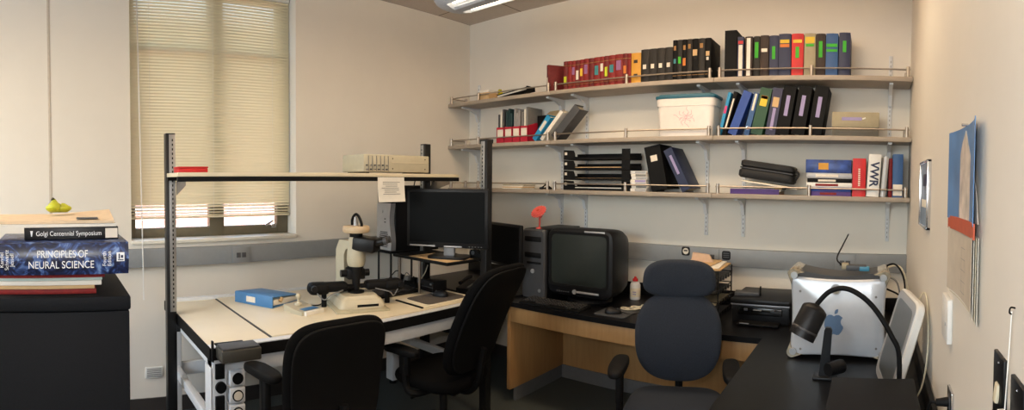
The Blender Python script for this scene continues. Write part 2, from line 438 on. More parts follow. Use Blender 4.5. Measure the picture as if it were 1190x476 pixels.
# low wall plate
p = ax(179, 432, XL)
s = thing('wall_vent', 'white slotted vent plate low on the left wall', 'vent', p)
mb = MB(); mb.box((0.005, 0, 0), (0.01, 0.12, 0.075), WHITE, 0.002); mb.build('frame', s)
mb = MB()
for k in range(5): mb.box((0.0105, 0, -0.024 + k * 0.012), (0.003, 0.10, 0.005), MGREY)
mb.build('slat', s)

# pendant fluorescent light
LAMPSH = mat('perforated lamp shell', (186, 194, 208), 0.5, 0.2, var=0.1, scale=150)
TUBE = emit('fluorescent tube', (255, 232, 196), 7.0)
def pendant(x0, x1, y, zb, label):
    L = x1 - x0
    t = thing('pendant_light', label, 'ceiling light', (x0, y, zb))
    mb = MB()
    prof = [(-0.16, 0.10), (-0.15, 0.05), (-0.11, 0.015), (-0.055, 0.0), (0.055, 0.0), (0.11, 0.015), (0.15, 0.05), (0.16, 0.10)]
    # curved shell: two side wings with an open slot each side of a centre tray
    def wing(pts):
        outer = pts; inner = [(a * 0.985, b + 0.004) for a, b in reversed(pts)]
        mb.prism(outer + inner, LAMPSH, 'x', 0, L)
    wing(prof[0:3]); wing(prof[5:8])
    wing([(-0.045, 0.012), (-0.03, 0.0), (0.03, 0.0), (0.045, 0.012)])
    mb.build('shell', t)
    mb = MB(); mb.prism([(-0.12, 0.10), (0.12, 0.10), (0.06, 0.16), (-0.06, 0.16)], WHITEMET, 'x', 0.02, L - 0.02); mb.build('ballast_housing', t)
    for s_ in (-1, 1):
        MB().cyl((0.03, s_ * 0.08, 0.035), (L - 0.03, s_ * 0.08, 0.035), 0.017, TUBE, seg=12).build('tube', t)
    # rounded end caps
    for xe, sg in ((0, -1), (L, 1)):
        mb = MB(); loops = []
        for j in range(6):
            a = j / 5 * PI / 2; k = math.cos(a) * 0.98 + 0.02
            loops.append([(xe + sg * 0.17 * math.sin(a), p[0] * k, 0.10 + (p[1] - 0.10) * k) for p in prof + [(0.08, 0.13), (-0.08, 0.13)]])
        mb.ring(loops, LAMPSH); mb.build('end_cap', t)
    mb = MB()
    for xx in (0.35, L - 0.35): mb.cyl((xx, 0, 0.15), (xx, 0, ZC - zb), 0.004, STEEL, seg=8)
    build_each(mb, 'suspension_cable', t)
    return t
pendant(-2.36, 0.05, 2.31, 2.63, 'grey curved pendant fluorescent light hanging from the tiled ceiling')
# ------------------------------------------------------------------ wall shelves
YS = 3.22                      # front edge of the boards
ZTOP, ZMID, ZLOW = CAM.z + 0.690, CAM.z + 0.316, CAM.z - 0.059
BT = 0.030
def px_x(u, v, y): return ay(u, v, y).x
SEG = [(px_x(515, 120, YS), px_x(639.5, 106, YS)), (px_x(639.9, 106, YS), px_x(829, 90, YS)), (px_x(829.4, 90, YS), XR - 0.004)]
SEG[0] = (XL + 0.004, SEG[0][1])
STD = {0: (-3.30, -2.37), 1: (-2.14, -1.15), 2: (-0.88, 0.105)}
lev = {'top': ZTOP, 'middle': ZMID, 'bottom': ZLOW}
pos = {0: 'left', 1: 'centre', 2: 'right'}
where = {0: 'reaching the corner by the window wall', 1: 'centre section between two joints', 2: 'ending at the calendar wall'}
for ln, zs in lev.items():
    for k, (x0, x1) in enumerate(SEG):
        t = thing('wall_shelf', f'{ln} wall shelf board with steel guard rail, {where[k]}', 'shelf', (x0, YS, zs), group='laminate wall shelves with guard rails')
        w = x1 - x0
        MB().box2((0, 0, -BT), (w, YB - YS - 0.014, 0), WOODTOP, 0.003).build('board', t)
        ps = [0.035, w * 0.5, w - 0.03] if k else [0.03, 0.36, w - 0.03]
        rod = MB()
        rod.cyl((0.02, 0.016, 0.046), (w - 0.015, 0.016, 0.046), 0.0052, STEEL, seg=8)
        if k == 0: rod.cyl((0.03, 0.016, 0.046), (0.03, 0.2, 0.046), 0.0052, STEEL, seg=8)
        if k == 2: rod.cyl((w - 0.03, 0.016, 0.046), (w - 0.03, 0.2, 0.046), 0.0052, STEEL, seg=8)
        rod.build('guard_rail', t)
        pts = [(p, 0.016) for p in ps]
        if k == 0: pts.append((0.03, 0.2))
        if k == 2: pts.append((w - 0.03, 0.2))
        for px, py in pts:
            mb = MB(); mb.cyl((px, py, 0), (px, py, 0.064), 0.0115, STEEL, seg=14); mb.build('rail_post', t)
        for xs in STD[k]:
            mb = MB(); lx = xs - x0
            mb.prism([(0.27, -BT), (0.055, -BT), (0.055, -BT - 0.012), (0.16, -BT - 0.022), (0.225, -BT - 0.05), (0.25, -BT - 0.12), (0.268, -BT - 0.12)], WHITEMET, 'x', lx - 0.012, lx + 0.012)
            mb.build('bracket', t)
k = 0
nm = ['nearest the window-wall corner', 'second from the window-wall corner', 'just before the letter tray tower', 'just before the black zip case', 'beside the shelf joint', 'nearest the calendar wall']
for kk in range(3):
    for xs in STD[kk]:
        t = thing('shelf_standard', f'white slotted shelf upright on the back wall, {nm[k]}', 'shelf upright', (xs, YB, 1.20), group='slotted shelf uprights')
        mb = MB(); mb.box2((-0.013, -0.012, 0), (0.013, 0, 1.24), WHITEMET, 0.002); mb.build('channel', t)
        mb = MB()
        for j in range(40): mb.box((0, -0.0125, 0.03 + j * 0.03), (0.004, 0.001, 0.014), MGREY)
        mb.build('slot_pattern', t)
        k += 1

# ------------------------------------------------------------------ books and binders
def volume(name, label, cat, x, y, z, w, h, d, m, group=None, lean=0.0, stick=(), pages=True, binder=False, yaw=0.0, bands=(), sp_rot=0, ring=False):
    """upright volume: spine at local y=0 facing the room, body to +y. stick: (zfrac, height, widthfrac, material)"""
    lift = w * math.sin(lean) if lean > 0 else 0.0
    t = thing(name, label, cat, (x, y, z + lift), Euler((0, lean, yaw)), group=group)
    th = 0.0035
    mb = MB()
    bulge = 0.0 if binder else min(0.006, w * 0.15)
    # spine strip (slightly rounded for books)
    n = 6; out = []
    for k in range(n + 1):
        a = k / n; out.append((w * a, -bulge * math.sin(PI * a)))
    out += [(w, th), (0, th)]
    mb.prism(out, m, 'z', 0, h)
    mb.box2((0, th, 0), (th, d, h), m, 0.0008); mb.box2((w - th, th, 0), (w, d, h), m, 0.0008)
    mb.build('cover', t)
    if pages:
        ins = 0.012 if binder else 0.004
        MB().box2((th, th, ins * 0.6), (w - th, d - ins, h - ins), PAGES).build('page_block', t)
    for zf, hh, wf, sm in stick:
        mb = MB(); mb.box((w / 2, -bulge - 0.0008, h * zf), (w * wf, 0.0012, hh), sm); mb.build('spine_label', t)
    if bands:
        mb = MB()
        for zf in bands: mb.box((w / 2, -bulge * 0.8 - 0.0012, h * zf), (w * 0.92, 0.003, 0.004), GOLD)
        build_each(mb, 'gilt_band', t)
    if ring:
        mb = MB(); pts = [(w / 2 + 0.011 * math.cos(2 * PI * k / 16), -0.0015, h * 0.17 + 0.011 * math.sin(2 * PI * k / 16)) for k in range(17)]
        mb.tube(pts, 0.0022, CHROME, seg=6, sub=1); mb.build('finger_ring', t)
    return t
def vol_px(name, label, cat, u0, u1, vt, zs, m, y=3.262, d=0.2, gap=0.0008, **kw):
    um = (u0 + u1) / 2
    x0 = ay(u0, vt, y).x; x1 = ay(u1, vt, y).x; h = ay(um, vt, y).z - zs
    return volume(name, label, cat, x0 + gap, y, zs, x1 - x0 - 2 * gap, h, d, m, **kw)

# --- top shelf, maroon run
def stk(s):
    return {'w': S_WHITE, 'l': S_LIME, 't': S_TEAL, 'm': S_MAUVE, 'y': S_YEL, 'o': S_ORANGE}[s]
G1 = 'maroon bound journals on the top shelf'
run = [  # u0, u1, vt, sticker, material
    (655.0, 660.0, 71.5, 'l'), (660.0, 664.6, 71.0, None), (664.6, 669.2, 70.6, 'm'), (669.2, 673.8, 70.0, 'w'), (673.8, 678.4, 69.3, 'y'),
    (678.4, 684.4, 68.3, 'm'), (684.4, 690.2, 67.6, None), (690.2, 697.4, 66.6, 't'), (697.4, 702.4, 65.8, 'w'), (702.4, 707.6, 65.0, 'l'),
    (707.6, 715.0, 64.2, 't'), (715.0, 724.0, 63.0, 'm'), (724.0, 729.5, 62.2, 'o'), (729.5, 733.6, 62.0, None)]
lab1 = ['maroon bound journal with a lime sticker, first upright beside the angled red binder', 'plain maroon bound journal between the lime-stickered and first mauve-stickered ones',
        'maroon bound journal with a mauve sticker, third from the angled red binder', 'maroon bound journal with a tall white sticker, fourth from the angled red binder',
        'maroon bound journal with a yellow sticker beside the tall white sticker', 'maroon bound journal with a mauve sticker sixth from the angled red binder',
        'plain maroon bound journal in the middle, between mauve and teal stickers', 'maroon bound journal with a teal sticker, teal one nearer the angled red binder',
        'maroon bound journal with a white sticker beside the small teal sticker', 'maroon bound journal with a lime sticker beside the second white sticker',
        'maroon bound journal with a large teal sticker, teal one nearer the ochre book', 'wide maroon bound journal with a large mauve sticker, near the ochre book',
        'maroon bound journal with an orange sticker, near the ochre book', 'thin plain dark red volume standing directly beside the ochre book']
for i, ((u0, u1, vt, s_), lb) in enumerate(zip(run, lab1)):
    sk = [(0.56 + 0.08 * ((i * 37) % 3 - 1) - (0.14 if i == 0 else 0), 0.055 + 0.012 * (i % 2), 0.62, stk(s_))] if s_ else []
    vol_px('bound_journal', lb, 'book', u0, u1, vt, ZTOP, MAROON if i % 3 else DKRED, group=G1, stick=sk, bands=(0.84, 0.16), d=0.19)
t = vol_px('bound_journal', 'ochre yellow bound book between the maroon and the black volumes', 'book', 733.8, 745.0, 61.6, ZTOP, OCHRE, d=0.19,
           stick=[(0.72, 0.022, 0.4, BRCLOTH), (0.28, 0.015, 0.4, BRCLOTH)])
# angled red binder at the start of the run
p = ay(635, 76, 3.262)
volume('binder', 'dark red binder turned at an angle at the start of the maroon journals', 'binder', p.x, 3.268, ZTOP, 0.032, p.z - ZTOP, 0.14, DKRED, stick=[(0.42, 0.05, 0.5, S_WHITE)], yaw=-0.62, binder=True)
# black run: four with white square labels, then tall ones
G2 = 'black bound volumes on the top shelf'
lab2 = ['black bound volume with white square label, first from the ochre book', 'black bound volume with white square label, second from the ochre book',
        'black bound volume with white square label, third from the ochre book', 'black bound volume with white square label, next to the taller black volumes']
us = [745.2, 754.4, 763.6, 772.8, 782.0]
for i in range(4):
    vol_px('bound_volume', lab2[i], 'book', us[i], us[i + 1], 57.6 - i * 0.9, ZTOP, BKCLOTH, group=G2, stick=[(0.48, 0.03, 0.42, S_WHITE)], d=0.2)
us = [782.2, 787.6, 793.0, 798.6, 804.6, 812.0, 819.4, 826.6]
st2 = [[(0.80, 0.03, 0.5, GOLD), (0.48, 0.03, 0.5, S_TEAL)], [(0.50, 0.045, 0.6, S_GREEN)], [(0.80, 0.03, 0.5, GOLD), (0.45, 0.05, 0.6, S_ORANGE)],
       [(0.82, 0.03, 0.5, GOLD)], [(0.66, 0.04, 0.72, TAN)], [(0.82, 0.03, 0.5, GOLD)], [(0.62, 0.03, 0.6, TAN), (0.50, 0.02, 0.4, S_WHITE)]]
lab3 = ['tall black volume with a small teal sticker, first of the tall group', 'tall black volume with a green sticker on the top shelf', 'tall black volume with an orange sticker on the top shelf',
        'tall black volume with gilt lettering patch beside the orange sticker', 'tall black volume with a big tan label', 'tall black volume with gilt patch beside the big tan label',
        'tall black volume with two small pale labels at the end of its group']
for i in range(7):
    vol_px('bound_volume', lab3[i], 'book', us[i], us[i + 1], 46.8 - i * 0.45, ZTOP, BKCLOTH if i % 2 else BLACKM, group=G2, stick=st2[i], bands=(0.12,), d=0.21)
# right group on the top shelf
rg = [(842.5, 856.5, 35.2, BLACKM, [], 'binder', 'tall plain black binder standing alone before the coloured books on top'),
      (857.2, 864.6, 42.6, NAVY, [(0.42, 0.20, 0.62, S_WHITE), (0.86, 0.02, 0.8, RED)], 'binder', 'thin navy volume with a long white spine label and red mark'),
      (866.0, 875.0, 42.6, BRCLOTH, [(0.5, 0.24, 0.5, PAPER)], 'bound_volume', 'brown volume with a full length cream spine label'),
      (876.0, 883.6, 42.2, BKCLOTH, [(0.66, 0.1, 0.55, S_GREEN)], 'bound_volume', 'thin black volume with green tape, beside the white-labelled dark one'),
      (883.8, 893.8, 41.2, BRCLOTH, [(0.64, 0.022, 0.7, S_WHITE)], 'bound_volume', 'dark brown volume with a short white label across its spine'),
      (894.4, 905.0, 41.4, NAVY, [(0.58, 0.08, 0.35, S_GREEN)], 'bound_volume', 'navy volume with a green tape strip, beside the yellow-banded one'),
      (905.2, 919.6, 39.4, NAVY, [(0.82, 0.022, 0.75, S_YEL), (0.72, 0.02, 0.75, S_ORANGE)], 'bound_volume', 'dark blue volume with yellow and orange bands'),
      (920.2, 934.2, 39.2, RED, [(0.82, 0.02, 0.75, S_YEL), (0.56, 0.07, 0.3, S_GREEN)], 'bound_volume', 'bright red volume with yellow band and green tape'),
      (934.8, 948.4, 38.8, BOXTAN, [(0.84, 0.04, 0.8, S_YEL), (0.72, 0.016, 0.7, S_GREEN)], 'bound_volume', 'beige volume with a yellow patch at the top of its spine'),
      (948.8, 959.6, 39.2, BRCLOTH, [(0.63, 0.1, 0.4, S_GREEN)], 'bound_volume', 'dark brown volume with green tape beside the beige one'),
      (960.0, 974.4, 39.0, MBLUE, [(0.72, 0.02, 0.9, S_GREEN), (0.60, 0.016, 0.9, S_GREEN)], 'bound_volume', 'mid blue volume with two green bands'),
      (975.2, 988.6, 38.0, NAVY, [(0.68, 0.07, 0.3, S_GREEN)], 'bound_volume', 'dark navy volume with short green tape closing the coloured row on top')]
for u0, u1, vt, m, sk, nme, lb in rg:
    vol_px(nme, lb, 'binder' if nme == 'binder' else 'book', u0, u1, vt, ZTOP, m, group='coloured volumes at the right of the top shelf', stick=sk, d=0.2, binder=nme == 'binder')
# white block with yellow cloth, and the leaning document tray at the left of the top shelf
p0 = ay(560, 112, 3.30); p1 = ay(574, 111, 3.30); zt = ay(567, 99, 3.30).z
t = thing('cardboard_box', 'small cream cardboard box at the window end of the top shelf', 'box', ((p0.x + p1.x) / 2, 3.31, ZTOP))
mb = MB(); mb.box2((-0.055, -0.06, 0), (0.055, 0.06, 0.078), TAN, 0.002); mb.build('carton', t)
MB().box2((-0.056, -0.061, 0.062), (0.056, 0.061, 0.082), PAPER, 0.002).build('lid', t)
t = thing('folded_cloth', 'yellow green folded cloth heaped beside the small cream box', 'cloth', (ay(581, 105, 3.43).x, 3.43, ZTOP))
mb = MB(); loops = []
for j in range(7):
    f = j / 6; loops.append([( (0.05 * (1 - f * 0.75)) * math.cos(a) * (1 + 0.2 * math.sin(3 * a + j)), (0.05 * (1 - f * 0.7)) * math.sin(a) * (1 + 0.18 * math.cos(4 * a + j)), 0.11 * f) for a in [2 * PI * k / 24 for k in range(24)]])
mb.ring(loops, mat('lime cloth', (196, 186, 40), 0.85)); mb.build('folds', t)
pA = ay(578, 111, 3.27); pB = ay(614, 100, 3.27)
t = thing('document_tray', 'black framed flat document tray leaning low on the top shelf', 'tray', (pA.x, 3.26, ZTOP + 0.001), Euler((0, -0.11, 0)))
Lx = pB.x - pA.x
mb = MB(); mb.box2((0, 0, 0), (Lx, 0.105, 0.006), BLACKM); mb.box2((0, 0.005, 0.022), (Lx, 0.105, 0.028), BLACKM)
mb.box2((Lx - 0.01, 0, 0), (Lx, 0.105, 0.034), BLACKM)
mb.build('frame', t); MB().box2((0.006, 0.008, 0.007), (Lx - 0.014, 0.10, 0.021), PAPER).build('papers', t)

# --- middle shelf
# crimson magazine files
G3 = 'crimson magazine files on the middle shelf'
us = [577.0, 586.0, 595.4, 604.4, 613.6]
cont = [('dark folders', DGREY), ('a dark green folder', mat('dark teal card', (30, 60, 64), 0.6)), ('clear sleeves', SILVER), ('pale grey folders', MGREY)]
for i in range(4):
    y = 3.262; x0 = ay(us[i], 142, y).x + .001; x1 = ay(us[i + 1], 142, y).x - .001; w = x1 - x0
    t = thing('magazine_file', f'crimson magazine file with white label, holding {cont[i][0]}', 'magazine file', (x0, y, ZMID), group=G3)
    mb = MB(); hf, hb, d, th = 0.13, 0.16, 0.215, 0.003
    mb.box2((0, 0, 0), (w, th, hf), CRIMSON); mb.box2((0, 0, 0), (w, d, th), CRIMSON); mb.box2((0, d - th, 0), (w, d, hb), CRIMSON)
    for xx in (0, w - th): mb.prism([(0, 0), (d, 0), (d, hb), (d * 0.5, hb), (0, hf)], CRIMSON, 'x', xx, xx + th)
    mb.build('case', t)
    mb = MB(); mb.box((w / 2, -0.0008, 0.082), (w * 0.74, 0.0014, 0.06), S_WHITE); mb.build('spine_label', t)
    for q in range(3):
        hq = 0.24 + 0.02 * ((q + i) % 3)
        MB().box2((w * (0.1 + 0.28 * q), 0.012, 0.004), (w * (0.1 + 0.28 * q) + w * 0.2, 0.205, hq), (cont[i][1], PAPER if q == 1 and i in (0, 3) else cont[i][1], cont[i][1])[q]).build('folder', t)
# black binder with white top sheets
xk = x1 + 0.003
volume('binder', 'fat black binder right beside the crimson magazine files', 'binder', xk, 3.385, ZMID, 0.085, ay(620, 135, 3.385).z - ZMID, 0.094, BLACKM, binder=True, pages=False)
x0 = ay(616, 130, 3.36).x; x1 = ay(636, 130, 3.36).x
t = thing('loose_papers', 'brown and white papers standing behind the fat black binder', 'papers', (xk + 0.02, 3.4815, ZMID))
mb = MB(); mb.prism([(0, 0), (x1 - x0, 0), (x1 - x0, 0.268), (0.03, 0.26), (0, 0.24)], TAN, 'y', 0, 0.006); mb.build('sheet', t)
# leaning trio
def lean_px(name, label, cat, ub, ut, vt, zs, w, m, y=3.262, d=0.21, **kw):
    """leaning volume: ub = pixel column of its lower left corner, (ut,vt) = its upper left corner"""
    b = ay(ub, 158, y); tp = ay(ut, vt, y)
    a = math.atan2(tp.x - b.x, tp.z - zs); h = (tp.z - zs) / math.cos(a) if a < 1.2 else tp.x - b.x
    return volume(name, label, cat, b.x, y, zs, w, h, d, m, lean=a, **kw)
GL_ = 'leaning binders'
lean_px('binder', 'turquoise binder with white label leaning against white folders', 'binder', 618.5, 636.0, 137.0, ZMID, 0.042, CYAN, y=3.255, stick=[(0.6, 0.09, 0.6, S_WHITE)], binder=True, d=0.122)
lean_px('binder', 'white folder leaning between the turquoise and the dark grey binder', 'folder', 627.5, 651.5, 130.6, ZMID, 0.03, PAPER, binder=True, d=0.122)
lean_px('binder', 'dark grey binder leaning far over at the end of its trio', 'binder', 640.5, 668.0, 127.5, ZMID, 0.062, DGREY, binder=True, d=0.122)
# small dark box behind the bench post
t = thing('storage_case', 'small dark case on the middle shelf behind the bench post', 'case', (ay(560, 168, 3.3).x, 3.36, ZMID))
mb = MB(); mb.box2((-0.035, -0.05, 0), (0.035, 0.05, 0.04), BLACKM, 0.003); mb.build('body', t); MB().box2((-0.036, -0.051, 0.035), (0.036, 0.051, 0.052), DGREY, 0.003).build('lid', t)
# storage tub with teal lid
x0 = ay(763, 150, 3.26).x; x1 = ay(829, 150, 3.26).x; zt = ay(796, 109, 3.25).z - ZMID
t = thing('storage_tub', 'translucent plastic tub with teal lid and pink marks on the middle shelf', 'storage box', ((x0 + x1) / 2, 3.345, ZMID))
TUB = mat('cloudy plastic', (228, 222, 216), 0.35, var=0.02); hw_ = (x1 - x0) / 2; hh = zt - 0.028
mb = MB(); L = []
for z, k in ((0, 0.93), (0.01, 0.95), (hh * 0.8, 0.995), (hh * 0.8, 1.03), (hh, 1.04)): L.append([(px * k * hw_, py * k * 0.096, z) for px, py in superell(1, 1, 7, 40)])
mb.ring(L, TUB); mb.build('tub', t)
mb = MB(); L = []
for z, k in ((hh, 1.06), (hh + 0.012, 1.09), (hh + 0.02, 1.08), (hh + 0.021, 1.0), (hh + 0.03, 0.97), (hh + 0.03, 0.3)): L.append([(px * k * hw_, py * min(k, 1.09) * 0.096, z) for px, py in superell(1, 1, 7, 40)])
mb.ring(L, TEAL); mb.build('lid', t)
PINK = mat('pink marker', (222, 120, 150), 0.7)
mb = MB(); cx_, cz_ = 0.012, hh * 0.50
for q in range(11):
    a = 2 * PI * q / 11 + 0.2; r1 = 0.035 + 0.03 * ((q * 7) % 3) / 2; pts = []
    for s_ in range(5):
        rr = 0.005 + r1 * s_ / 4; aa = a + 0.25 * math.sin(s_ * 1.7 + q)
        xx = cx_ + rr * math.cos(aa) * 1.3; z2 = cz_ + rr * math.sin(aa)
        pts.append((xx, -0.096 * (0.95 + 0.045 * z2 / (hh * 0.8)) - 0.0004, z2))
    mb.tube(pts, 0.0011, PINK, seg=4, sub=2)
mb.build('pink_drawing', t)
# leaning row right of the joint
rw = [(834.0, 846.5, 107.5, 0.020, CYAN, [(0.6, 0.05, 0.8, S_PINK)], 'slim cyan and pink binder leaning, nearest the plastic tub', False),
      (838.5, 853.0, 107.0, 0.026, BLACKM, [(0.5, 0.2, 0.4, S_WHITE)], 'black and white slim binder leaning on the cyan one', False),
      (845.5, 864.5, 107.8, 0.056, BLUE, [], 'wide bright blue binder leaning with a plain spine', False),
      (864.0, 876.5, 108.5, 0.034, MBLUE, [(0.78, 0.11, 0.4, S_WHITE)], 'mid blue binder with a white label and ring hole, leaning', True)]
for ub, ut, vt, w, m, sk, lb, rg_ in rw:
    lean_px('binder', lb, 'binder', ub, ut, vt, ZMID, w, m, stick=sk, binder=True, d=0.15, group='leaning binders on the middle shelf', ring=rg_)
rw = [(872.0, 884.6, 103.8, 0.075, GREENB, [(0.72, 0.065, 0.6, S_YEL), (0.80, 0.02, 0.55, S_ORANGE)], 'dark green binder with a yellow note on its spine'),
      (889.0, 898.8, 103.2, 0.064, DKPURP, [(0.70, 0.062, 0.62, TAN), (0.34, 0.14, 0.3, S_LAV)], 'indigo binder with a tan square and a lavender strip'),
      (901.5, 911.5, 101.2, 0.080, BLACKM, [(0.60, 0.13, 0.3, S_LAV)], 'black binder with lavender label, nearest the indigo binder'),
      (919.0, 929.0, 101.4, 0.084, BLACKM, [(0.60, 0.13, 0.3, S_LAV)], 'black binder with lavender label, middle one of the three black ones'),
      (938.5, 948.0, 101.0, 0.085, BLACKM, [(0.57, 0.13, 0.3, S_LAV)], 'black binder with lavender label, nearest the two-tone beige box')]
for ub, ut, vt, w, m, sk, lb in rw:
    lean_px('binder', lb, 'binder', ub, ut, vt, ZMID, w, m, stick=sk, binder=True, d=0.225, group='upright binders on the middle shelf')
# two-tone beige box
x0 = ay(966.5, 150, 3.262).x; x1 = ay(1021.5, 150, 3.262).x; hz = ay(990, 130, 3.262).z - ZMID
t = thing('card_file_box', 'olive beige file box with dark lower half on the middle shelf', 'box', (x0, 3.262, ZMID)); w = x1 - x0
MB().box2((0.002, 0.002, 0), (w - 0.002, 0.19, hz * 0.45), mat('olive grey card', (96, 92, 82), 0.6), 0.002).build('body', t)
MB().box2((0, 0, hz * 0.38), (w, 0.192, hz), BOXTAN, 0.003).build('lid', t)
mb = MB(); mb.box((w * 0.42, -0.001, hz * 0.72), (w * 0.42, 0.0015, 0.02), S_LAV); mb.build('lavender_label', t)
mb = MB(); mb.box((w * 0.68, -0.002, hz * 0.74), (0.022, 0.003, 0.009), PAPER, 0.001, (0, -0.3, 0)); mb.build('label_clip', t)

# --- bottom shelf
t = thing('paper_stack', 'low flat stack of papers on the bottom shelf behind the post', 'papers', (ay(602, 212, 3.36).x, 3.36, ZLOW))
mb = MB()
for q in range(4): mb.box((0.004 * (q % 2), 0.003 * q, 0.0045 + q * 0.0085), (0.215, 0.16, 0.0085), (PAPER, TAN, PAPER, BOXTAN)[q], 0, (0, 0, 0.03 * (q - 1.5)))
mb.build('sheets', t)
t = thing('goggles', 'black goggles with a looped strap lying before the letter trays', 'goggles', (ay(634, 214, 3.33).x, 3.33, ZLOW))
mb = MB(); mb.tube([(-0.05, 0, 0.006), (-0.03, 0.03, 0.03), (0.0, 0.0, 0.045), (0.035, -0.02, 0.03), (0.05, 0.01, 0.007), (0.0, 0.04, 0.007), (-0.04, -0.02, 0.01)], 0.006, BLACKM); mb.build('strap', t)
for sx in (-0.022, 0.028): MB().lathe([(0.012, 0), (0.02, 0.004), (0.02, 0.014), (0.012, 0.018)], BLACK, o=(sx, -0.02, 0.0), seg=16).build('lens', t)
# letter tray tower
yT = 3.25; x0 = ay(655, 200, yT).x; x1 = ay(732, 200, yT).x; w = x1 - x0; zt = ay(690, 173, yT).z - ZLOW
t = thing('letter_tray_tower', 'black four tier letter tray tower with papers on the bottom shelf', 'letter tray', (x0, yT, ZLOW))
n = 4; ph = zt / n
for q in range(n):
    z0 = q * ph
    mb = MB(); mb.box2((0.004, 0.004, z0), (w - 0.004, 0.19, z0 + 0.004), BLACKM)
    mb.box2((0.08, 0.0, z0), (w - 0.06, 0.006, z0 + 0.016), BLACKM); mb.box2((0.004, 0.184, z0), (w - 0.004, 0.19, z0 + 0.05), BLACKM); mb.build('tray', t)
    for xa, xb in ((0, 0.10), (w - 0.065, w)):
        mb = MB(); pts = [(xa, z0), (xb, z0), (xb, z0 + ph * 0.55), (xb - 0.012 if xa == 0 else xb, z0 + ph * 0.9), (xa, z0 + ph * 0.97)]
        if xa > 0: pts = [(xa, z0), (xb, z0), (xb, z0 + ph * 0.97), (xa, z0 + ph * 0.97)]
        mb.prism(pts, BLACKM, 'y', -0.002, 0.004); mb.box2((xa if xa == 0 else xb - 0.004, 0, z0), ((xa + 0.004) if xa == 0 else xb, 0.19, z0 + ph * 0.42), BLACKM)
        mb.build('side_panel', t)
    mb = MB(); mb.box((0.022, -0.003, z0 + ph * 0.6), (0.02, 0.0015, 0.02), S_WHITE); mb.build('index_label', t)
    if q < 3:
        mb = MB(); mb.box2((0.012, 0.012, z0 + 0.005), (w - 0.012, 0.182, z0 + 0.005 + (0.018, 0.012, 0.016)[q]), (PAPER, TAN, TAN)[q]); mb.build('papers', t)
# journal stacks in front of and beside the tower
zj = ZLOW; xj0 = ay(716.5, 210, 3.235).x; xj1 = ay(757, 210, 3.235).x
G4 = 'white journals stacked beside the tray tower'
hts = [0.022, 0.02, 0.021, 0.02, 0.02, 0.02, 0.02]
xa = x0 + w + 0.006; wj = ay(757, 210, 3.24).x - xa - 0.046
order = ['bottom', 'second from the bottom', 'third from the bottom', 'fourth, in the middle', 'third from the top', 'second from the top', 'topmost']
for q, hq in enumerate(hts):
    t = thing('journal', f'white and grey journal in the stack beside the trays, {order[q]}', 'journal', (xa, 3.245, zj), group=G4)
    dx = 0.004 * ((q * 5) % 3 - 1) + 0.005
    mb = MB(); mb.box2((dx, 0.001, 0.0004), (wj + dx, 0.20, hq - 0.0006), PAPER if q % 2 else WHITE, 0.001); mb.build('cover', t)
    mb = MB(); mb.box2((dx + wj * 0.30, 0.0, 0.002), (wj + dx - 0.003, 0.0012, hq - 0.003), (SILVER, MGREY, SILVER, S_LAV)[q % 4]); mb.build('printed_spine', t)
    zj += hq
# leaning black magazine box and navy binder
def lean_left(name, label, cat, ubl, vbl, utl, vtl, zs, w, m, y, **kw):
    """volume whose top leans to the left against its neighbour"""
    b = ay(ubl, vbl, y); tp = ay(utl, vtl, y)
    a = math.atan2(tp.x - b.x, tp.z - zs); h = (tp.z - zs) / math.cos(a)
    t = volume(name, label, cat, b.x, y, zs, w, h, 0.22, m, lean=0, binder=True, **kw)
    t.rotation_euler = (0, a, 0); return t
lean_left('binder', 'fat black binder with square white label leaning towards the journals', 'binder', 757.5, 220, 748.5, 171.5, ZLOW, 0.118, BLACKM, 3.262, stick=[(0.72, 0.042, 0.42, S_WHITE)])
lean_left('binder', 'narrow navy binder with long pale label leaning on the fat black one', 'binder', 793.0, 220, 771.0, 175.5, ZLOW, 0.062, NAVY, 3.262, stick=[(0.62, 0.14, 0.3, S_LAV)])
# papers, purple folder, zip case
zp = ZLOW
t = thing('paper_stack', 'spread of white and orange papers under the black zip case', 'papers', (ay(885, 222, 3.36).x, 3.378, zp))
mb = MB()
for q in range(5): mb.box((0.012 * q - 0.02, 0, 0.003 + q * 0.006), (0.30 - 0.02 * q, 0.19, 0.006), (S_ORANGE, PAPER, TAN, PAPER, PAPER)[q], 0, (0, 0, 0.02 * (q - 2)))
mb.build('sheets', t)
pL = ay(848, 224, 3.25); pR = ay(905, 225, 3.25)
t = thing('folder', 'purple folder lying flat at the shelf edge under the papers', 'folder', ((pL.x + pR.x) / 2, 3.256, zp))
mb = MB(); mb.box2((-(pR.x - pL.x) / 2, 0, 0.0), ((pR.x - pL.x) / 2, 0.012, 0.034), PURPLE, 0.002, ); mb.build('cover', t)
# tilted white folder and the zip case on top
t = thing('folder', 'open white folder sloping under the black zip case', 'folder', (ay(890, 222, 3.36).x, 3.372, zp + 0.062), (0, 0.13, 0))
MB().box2((-0.15, -0.105, 0), (0.22, 0.105, 0.006), PAPER, 0.001).build('cover', t); MB().box2((-0.14, -0.1, 0.0062), (0.18, 0.1, 0.012), PAGES).build('papers', t)
t = thing('zip_case', 'thick black zipped binder case lying tilted on a pile of papers', 'case', (ay(892, 200, 3.36).x, 3.365, zp + 0.089), (0, 0.13, 0.03))
ZIPM = mat('black nylon', (24, 24, 26), 0.7, var=0.2, scale=200, bump=0.4, bscale=400)
mb = MB()
for z0, hh_, k in ((0, 0.058, 1.0), (0.058, 0.012, 0.985), (0.070, 0.044, 0.97)):
    L = []
    for f, kk in ((0, 0.93), (0.2, 1.0), (0.8, 1.0), (1, 0.93)): L.append([(px * 0.182 * k * kk, py * 0.11 * k * kk, z0 + hh_ * f) for px, py in superell(1, 1, 9, 44)])
    mb.ring(L, ZIPM)
